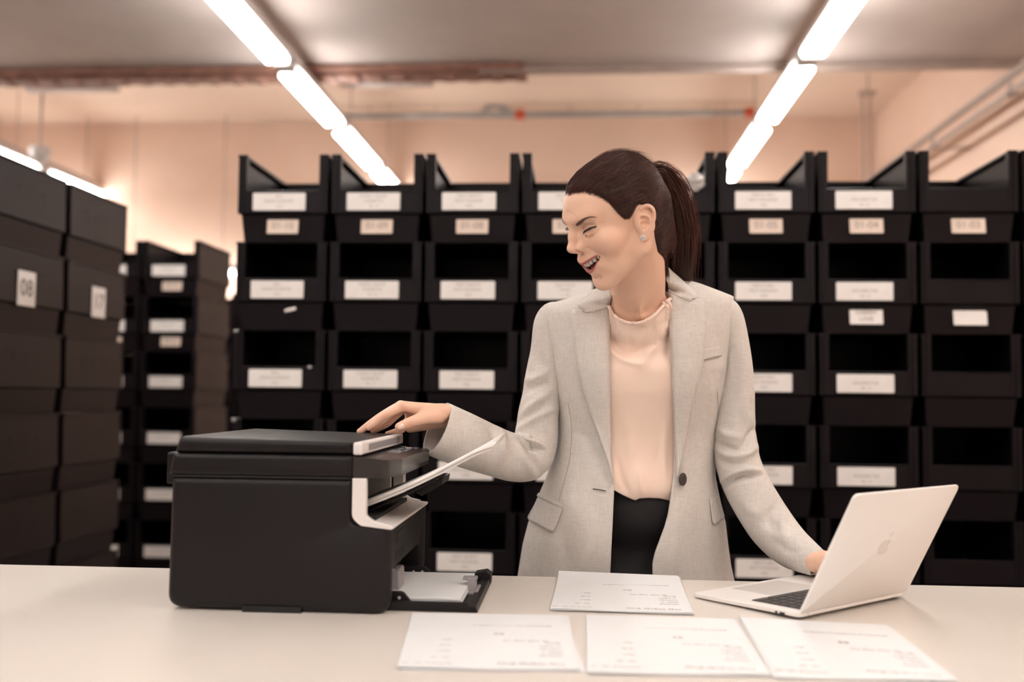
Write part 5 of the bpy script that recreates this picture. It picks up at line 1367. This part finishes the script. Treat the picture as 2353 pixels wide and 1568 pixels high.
# slant the cuff edge as worn
so = np_obj('sleeve', Vs-WO, Fs, [M_suit, M_lining], jk); thick(so, .0035, -1)
SL = [(1648, 705, 2.012, 20, 26), (1664, 711, 2.014, 30, 40), (1674, 735, 2.016, 35, 46), (1683, 800, 2.020, 39, 48), (1689, 860, 2.022, 41, 50), (1690, 920, 2.022, 43, 50), (1688, 975, 2.020, 46, 51), (1690, 1020, 2.018, 49, 52), (1696, 1065, 2.012, 51, 53),
      (1715, 1115, 2.000, 53, 53), (1743, 1165, 1.985, 54, 54), (1774, 1212, 1.967, 54, 53), (1808, 1250, 1.930, 50, 48), (1842, 1275, 1.890, 43, 42), (1868, 1291, 1.856, 36, 37), (1886, 1302, 1.838, 33, 35)]
FL = [([(1745, 1084), (1715, 1082), (1685, 1090), (1650, 1112)], 6, .010), ([(1745, 1093), (1715, 1093), (1688, 1101), (1655, 1124)], 6, -.013), ([(1640, 1012), (1665, 1025), (1700, 1036)], 7, -.009), ([(1645, 1028), (1675, 1046), (1712, 1046), (1738, 1028)], 8, .008),
      ([(1732, 986), (1720, 1005), (1704, 1034)], 6, -.008), ([(1646, 1055), (1672, 1066), (1705, 1068)], 6, -.007), ([(1650, 985), (1672, 1000), (1700, 1005)], 8, .006), ([(1725, 900), (1712, 940), (1728, 975)], 10, .004), ([(1680, 760), (1668, 820), (1662, 880)], 9, -.004), ([(1700, 780), (1706, 850), (1700, 930)], 12, .004),
      ([(1780, 1160), (1765, 1195), (1775, 1225)], 10, -.006), ([(1800, 1175), (1796, 1210), (1808, 1240)], 8, .006), ([(1710, 1140), (1722, 1170), (1750, 1180)], 12, .004), ([(1760, 1210), (1790, 1235), (1830, 1240)], 10, .004), ([(1790, 1250), (1815, 1268), (1850, 1262)], 8, -.004)]
Vs, Fs, cwL, tL = sleeve('sleeve', SL, FL)
# the sleeve end is pressed flat by the laptop below
zf = TZ+.0165; low = Vs[:, 2] < zf; Vs[low, 2] = zf-(zf-Vs[low, 2])*.02
so2 = np_obj('sleeve', Vs-WO, Fs, [M_suit, M_lining], jk); thick(so2, .0035, -1)
def seam(pts, par=None, r=.00045, front=jfront, lift=.0012, m=None):
    P = spline([(x, y, 0) for x, y in pts], None, 6) if len(pts) > 2 else np.array([(x, y, 0) for x, y in pts], float)
    D = front(P[:, 0], P[:, 1])-fold(P[:, 0], P[:, 1], JF)-.004-lift; q = vD(P[:, 0], P[:, 1], D)-WO
    b = MB(); b.tube(list(q), r, 6); return b.obj('seam', m or M_seam, par or jk)
# ---------------------------------------------------------------- lapels and collar
def patch(name, inner, outer, li, lo, n=40, m=9, mid=None, par=None, lmid=0, t=.0028, mat_=None, dep=None):
    """strip between two measured edges lying li / lo metres proud of the jacket front"""
    I = spline([(x, y, 0) for x, y in inner], None, 12); O = spline([(x, y, 0) for x, y in outer], None, 12)
    def res(Q):
        s = np.concatenate([[0], np.cumsum(np.hypot(*np.diff(Q[:, :2], axis=0).T))]); u = np.linspace(0, s[-1], n); return np.stack([np.interp(u, s, Q[:, i]) for i in range(2)], 1)
    I, O = res(I), res(O); v = np.linspace(0, 1, m)[None, :]
    X = I[:, :1]*(1-v)+O[:, :1]*v; Y = I[:, 1:]*(1-v)+O[:, 1:]*v
    D = (dep or jfront)(X, Y)-fold(X, Y, JF)-(li*(1-v)+lo*v+lmid*np.sin(math.pi*v))-.004
    # the roll along the inner edge turns back under
    D = D+(.006 if name == 'lapel' else 0)*np.exp(-(v/.10)**2)
    P = vD(X, Y, D).reshape(-1, 3); F = grid_faces(n, m)
    nn = np.cross(P[F[0][1]]-P[F[0][0]], P[F[0][3]]-P[F[0][0]])
    if nn@FW > 0: F = F[:, ::-1]
    o = np_obj(name, P-WO, F, mat_ or M_suit, par or jk); thick(o, t, -1); return o
def jf2(x, y):
    # near the collar the chest rises towards the ridge
    yb = np.maximum(y, 716.); d = jfront(x, yb); ry = np.interp(x, ridge_x, ridge_y); f = np.clip((716-y)/np.maximum(716-ry, 1), 0, 1); a = np.arcsin(f)
    return d+(2.012-d)*(1-np.cos(a))
patch('lapel', [(1402, 700), (1401, 760), (1402, 850), (1403, 950), (1406, 1050), (1410, 1112)], [(1350, 719), (1316, 711), (1314, 745), (1324, 830), (1349, 930), (1379, 1010), (1400, 1072), (1410, 1114)], .004, .0100, dep=jf2, lmid=.003)
patch('lapel', [(1536, 668), (1538, 760), (1544, 850), (1549, 950), (1551, 1040), (1554, 1092)], [(1584, 693), (1608, 683), (1619, 700), (1621, 760), (1617, 830), (1600, 900), (1586, 960), (1572, 1035), (1556, 1096)], .004, .0100, dep=jf2, lmid=.003)
# collar strip around the neck
ST = [((1401, 703, None), (1351, 720, None)), ((1402, 697, None), (1327, 701, None)), ((1404, 684, 1.885), (1340, 688, None)), ((1403, 668, 1.90), (1360, 671, None)), ((1394, 650, 1.925), (1380, 658, 1.955)), ((1398, 632, 1.97), (1384, 648, 2.005)), ((1430, 618, 2.005), (1425, 642, 2.035)),
      ((1480, 608, 2.000), (1490, 632, 2.035)), ((1514, 599, 1.935), (1530, 614, 1.975)), ((1524, 605, 1.885), (1548, 626, 1.930)), ((1530, 628, 1.880), (1569, 644, 1.935)), ((1534, 650, 1.885), (1590, 664, None)), ((1536, 662, None), (1606, 684, None)), ((1536, 668, None), (1584, 693, None))]
def stp(p, lift): 
    x, y, D = p; return np.array([x, y, (float(jf2(np.array(x), np.array(float(y))))-.006-lift) if D is None else D])
CI = spline([stp(a, .003) for a, b in ST], None, 6); CO = spline([stp(b, .008) for a, b in ST], None, 6); vv = np.linspace(0, 1, 9)[None, :, None]
Q = CI[:, None]*(1-vv)+CO[:, None]*vv; Q[..., 2] -= .006*np.sin(math.pi*vv[..., 0])*1.0
P = vD(Q[..., 0], Q[..., 1], Q[..., 2]).reshape(-1, 3); F = grid_faces(len(CI), 9)
nn = np.cross(P[F[4][1]]-P[F[4][0]], P[F[4][3]]-P[F[4][0]])
if nn@FW > 0: F = F[:, ::-1]
thick(np_obj('collar', P-WO, F, M_suit, jk), .003, -1)
for pts in (((1312, 980), (1304, 1060), (1284, 1150)), ((1305, 905), (1313, 950), (1312, 1000)), ((1600, 905), (1596, 1000), (1602, 1080)), ((1650, 905), (1650, 960), (1640, 1010))): pass
seam([(1305, 925), (1313, 985), (1308, 1060), (1284, 1150)]); seam([(1648, 900), (1650, 950), (1640, 1000)])
# pocket flaps, welts, breast pocket
def flap(name, poly, lift, t=.0035, m=None):
    pl = np.array(rpoly(poly, 5, 4)); c = pl.mean(0); rings = [pl, c+(pl-c)*.5, c+(pl-c)*.02]
    vs = np.concatenate(rings); D = jfront(vs[:, 0], vs[:, 1])-fold(vs[:, 0], vs[:, 1], JF)-.004-lift*(.4+.6*np.clip((vs[:, 1]-pl[:, 1].min())/(np.ptp(pl[:, 1])+1), 0, 1)); n = len(pl)
    P = vD(vs[:, 0], vs[:, 1], D); F = np.array([(r*n+i, r*n+(i+1) % n, (r+1)*n+(i+1) % n, (r+1)*n+i) for r in range(2) for i in range(n)])
    nn = np.cross(P[F[0][1]]-P[F[0][0]], P[F[0][3]]-P[F[0][0]])
    if nn@FW > 0: F = F[:, ::-1]
    o = np_obj(name, P-WO, F, m or M_suit, jk); thick(o, t, -1); return o
patch('pocket_flap', [(1236, 1143), (1263, 1156), (1291, 1169)], [(1213, 1188), (1215, 1195), (1240, 1208), (1265, 1221), (1273, 1218)], .003, .006, n=24, m=14, t=.0025)
patch('pocket_welt', [(1239, 1133.5), (1265, 1147), (1292, 1161)], [(1235, 1141), (1263, 1154.5), (1291, 1168)], .002, .002, n=24, m=5, t=.002)
patch('pocket_flap', [(1633, 1153), (1642, 1145), (1651, 1137)], [(1640, 1200), (1644, 1206), (1655, 1198), (1664, 1191), (1665, 1186)], .003, .006, n=24, m=14, t=.0025)
patch('pocket_welt', [(1632, 1149), (1640, 1140.5), (1649, 1132)], [(1633, 1153.5), (1642, 1145), (1651, 1137)], .002, .002, n=24, m=5, t=.002)
patch('breast_pocket', [(1614.5, 805), (1634, 800.5), (1653, 797)], [(1617, 828), (1638, 822.5), (1659, 818)], .001, .001, n=24, m=8, t=.002)
seam([(1617, 828), (1638, 822), (1659, 818)], r=.0005)
# armhole seams
seam([(1248, 716), (1252, 765), (1263, 825), (1277, 905)], r=.0007, lift=.004); seam([(1688, 700), (1683, 745), (1675, 830), (1663, 900)], r=.0007, lift=.004)
# button and buttonhole
bc = vD(1569., 1102., float(jfront(np.array(1569.), np.array(1102.)))-.011)-WO
b = MB(); b.lathe([(.001, -.0025), (.0105, -.0025), (.0125, -.001), (.0125, .0012), (.010, .0024), (.006, .0016), (.001, .0016)], n=24)
b.xf(Matrix.Translation(Vector(bc)) @ Matrix.Rotation(math.radians(52), 4, 'Z') @ Matrix.Rotation(math.radians(90), 4, 'X'))
bo = b.obj('button', M_button, jk, smooth=True, sharp=40)
seam([(1362, 1124), (1378, 1126), (1392, 1129)], r=.0011, m=M_button).name = 'buttonhole'
# ---------------------------------------------------------------- blouse
neck = tab([(1380, 690), (1392, 694), (1400, 705), (1404, 714), (1411, 723), (1422, 732), (1437, 738.5), (1450, 741), (1465, 741), (1480, 737), (1495, 729), (1510, 717), (1523, 703), (1533, 690), (1545, 682), (1560, 678)])
hem = tab([(1380, 1118), (1411, 1127), (1430, 1138), (1452, 1148), (1460, 1150.5), (1470, 1146), (1490, 1145), (1515, 1146), (1541, 1152), (1570, 1140)])
NX, NY = 120, 150; xs = np.linspace(1372, 1574, NX); Xb = np.repeat(xs[:, None], NY, 1); v = np.linspace(0, 1, NY)[None, :]
Yb = neck(xs)[0][:, None]*(1-v)+hem(xs)[0][:, None]*v
BFD = [([(1404, 735), (1412, 785), (1436, 812), (1470, 812)], 11, -0.0135), ([(1400, 802), (1436, 826), (1480, 838)], 10, 0.0090), ([(1478, 840), (1490, 812), (1515, 785), (1524, 745)], 11, 0.0105), ([(1530, 705), (1537, 760), (1532, 820)], 8, -0.0135),
       ([(1404, 715), (1408, 750), (1403, 790)], 6, -0.0090), ([(1500, 745), (1505, 775), (1498, 800)], 9, -0.0060), ([(1485, 745), (1480, 775), (1462, 800)], 8, 0.0045), ([(1440, 960), (1450, 1040), (1448, 1110)], 12, 0.0045), ([(1530, 980), (1526, 1060), (1532, 1130)], 8, 0.0060), ([(1512, 1040), (1505, 1090), (1512, 1135)], 9, -0.0060),
       ([(1420, 1060), (1428, 1100), (1445, 1135)], 8, -0.0060), ([(1470, 1080), (1474, 1120), (1478, 1143)], 7, 0.0045)]
xl, xr, Dc, hf, hb = TS(Yb); c = np.clip((Xb-(xl+xr)/2)/((xr-xl)/2), -1, 1); Db = Dc-(hf-.016)*np.sqrt(np.maximum(0, 1-np.abs(c)**2.2))
# bust and soft fall
Db -= .012*np.exp(-((Yb-862)/70)**2)*(np.exp(-((Xb-1415)/45)**2)+np.exp(-((Xb-1530)/45)**2))
Db -= .010*np.exp(-((Yb-1105)/45)**2)
Db += .010*np.clip((Yb-1125)/25, 0, 1)**2
# small pleats under the gathered band
Db -= .0012*np.sin(Xb*.55)*np.exp(-((Yb-neck(Xb.ravel())[0].reshape(Xb.shape))/18)**2)
sdp = skin_depth(Xb, Yb); ins = np.clip((900-Yb)/60, 0, 1)
lim = np.where(sdp < 3, sdp-.005, 9.)
Db = np.minimum(Db, lim)
_eL = edgeL(Yb)[0]; _eR = edgeR(Yb)[0]; _jd = jf2(Xb, Yb)
behind = lambda D_: np.where((Xb < _eL-3) | (Xb > _eR+2), np.maximum(D_, _jd+.004), D_)
Db = behind(Db)
for q in range(8):
    Db = np.minimum(Db, lim)
    Db[1:-1, 1:-1] = np.where(True, .4*Db[1:-1, 1:-1]+.15*(Db[:-2, 1:-1]+Db[2:, 1:-1]+Db[1:-1, :-2]+Db[1:-1, 2:]), Db[1:-1, 1:-1])
Db -= fold(Xb, Yb, BFD)*.9
Db = np.minimum(Db, lim+.0025)
Db = behind(Db)
Pb = vD(Xb, Yb, Db).reshape(-1, 3); bl = np_obj('blouse', Pb-WO, grid_faces(NX, NY), M_blouse, woman); thick(bl, .0012, 1)
# gathered neckband
b = MB(); nb = 150; xx = np.linspace(1380, 1552, nb); yy = neck(xx)[0]
kk = np.clip((xx-1372)/(1574-1372)*(NX-1), 0, NX-1).astype(int); dd = Db[kk, 1]-.001
dy = np.gradient(yy, xx); nl = np.hypot(1, dy); cx_, cy_ = xx-(-dy/nl)*0, yy
band = vD(xx, yy+2.5/nl*1.0, dd)
b.tube(list(band-WO), [.0034+.00022*math.sin(i*1.9)+.0001*math.sin(i*.7) for i in range(nb)], 10); b.obj('neckband', M_blouse, bl, smooth=True)
b = MB(); b.tube(list(vD(np.array([1522., 1530, 1536, 1542]), np.array([694., 703, 708, 716]), np.array([1.0]*4)*float(dd[-20])-.006)-WO), .0025, 8); b.tube(list(vD(np.array([1534., 1540, 1544]), np.array([690., 700, 712]), np.array([1.0]*3)*float(dd[-20])-.008)-WO), .003, 8); b.obj('neck_tie', M_blouse, bl, smooth=True)
# ---------------------------------------------------------------- trousers and shoes
TF = Field((-.10, 1.86, .02), (.56, 2.34, 1.16), .006); TF.f[:] = .08
TF.ell(hipc+[.01, 0, -.02], (.178, .122, .14)); TF.ell(B(1462, 1150, 2.07), (.128, .115, .10), .05)
TF.chain([B(1462, 1130, 2.07), B(1464, 1080, 2.06)], [.105, .095], .03)
for s, hx in ((-1, -.085), (1, .085)):
    hip = hipc+np.array([hx, .0, -.03]); kn = np.array([hip[0]+s*.005, 2.20, .50]); an = np.array([hip[0]+s*.01, 2.24, .09])
    TF.chain([hip, (hip+kn)/2+[0, .01, 0], kn, kn*.5+an*.5+[0, .01, 0], an+[0, 0, .02]], [.096, .083, .066, .060, .052], .03)
tp, tf = TF.mesh(); tp = smooth_mesh(tp, tf, 3); np_obj('trousers', tp-WO, tf, M_trous, woman)
for s in (-1, 1):
    an = feet[s]; SF = Field(an+[-.08, -.24, -.10], an+[.08, .10, .03], .005); SF.f[:] = .05
    SF.chain([an+[0, .03, -.052], an+[s*.01, -.10, -.060], an+[s*.015, -.175, -.068]], [.037, .032, .020], .02)
    SF.chain([an+[0, .0, -.02]], [.03]) if False else SF.ell(an+[0, .01, -.035], (.038, .05, .03), .02)
    sp, sf = SF.mesh(); sp[:, 2] = np.maximum(sp[:, 2], .003); np_obj('shoe', sp-WO, sf, M_shoe, woman)
tag(woman, 'smiling woman in a light grey blazer and peach blouse, one hand on the printer', 'person')
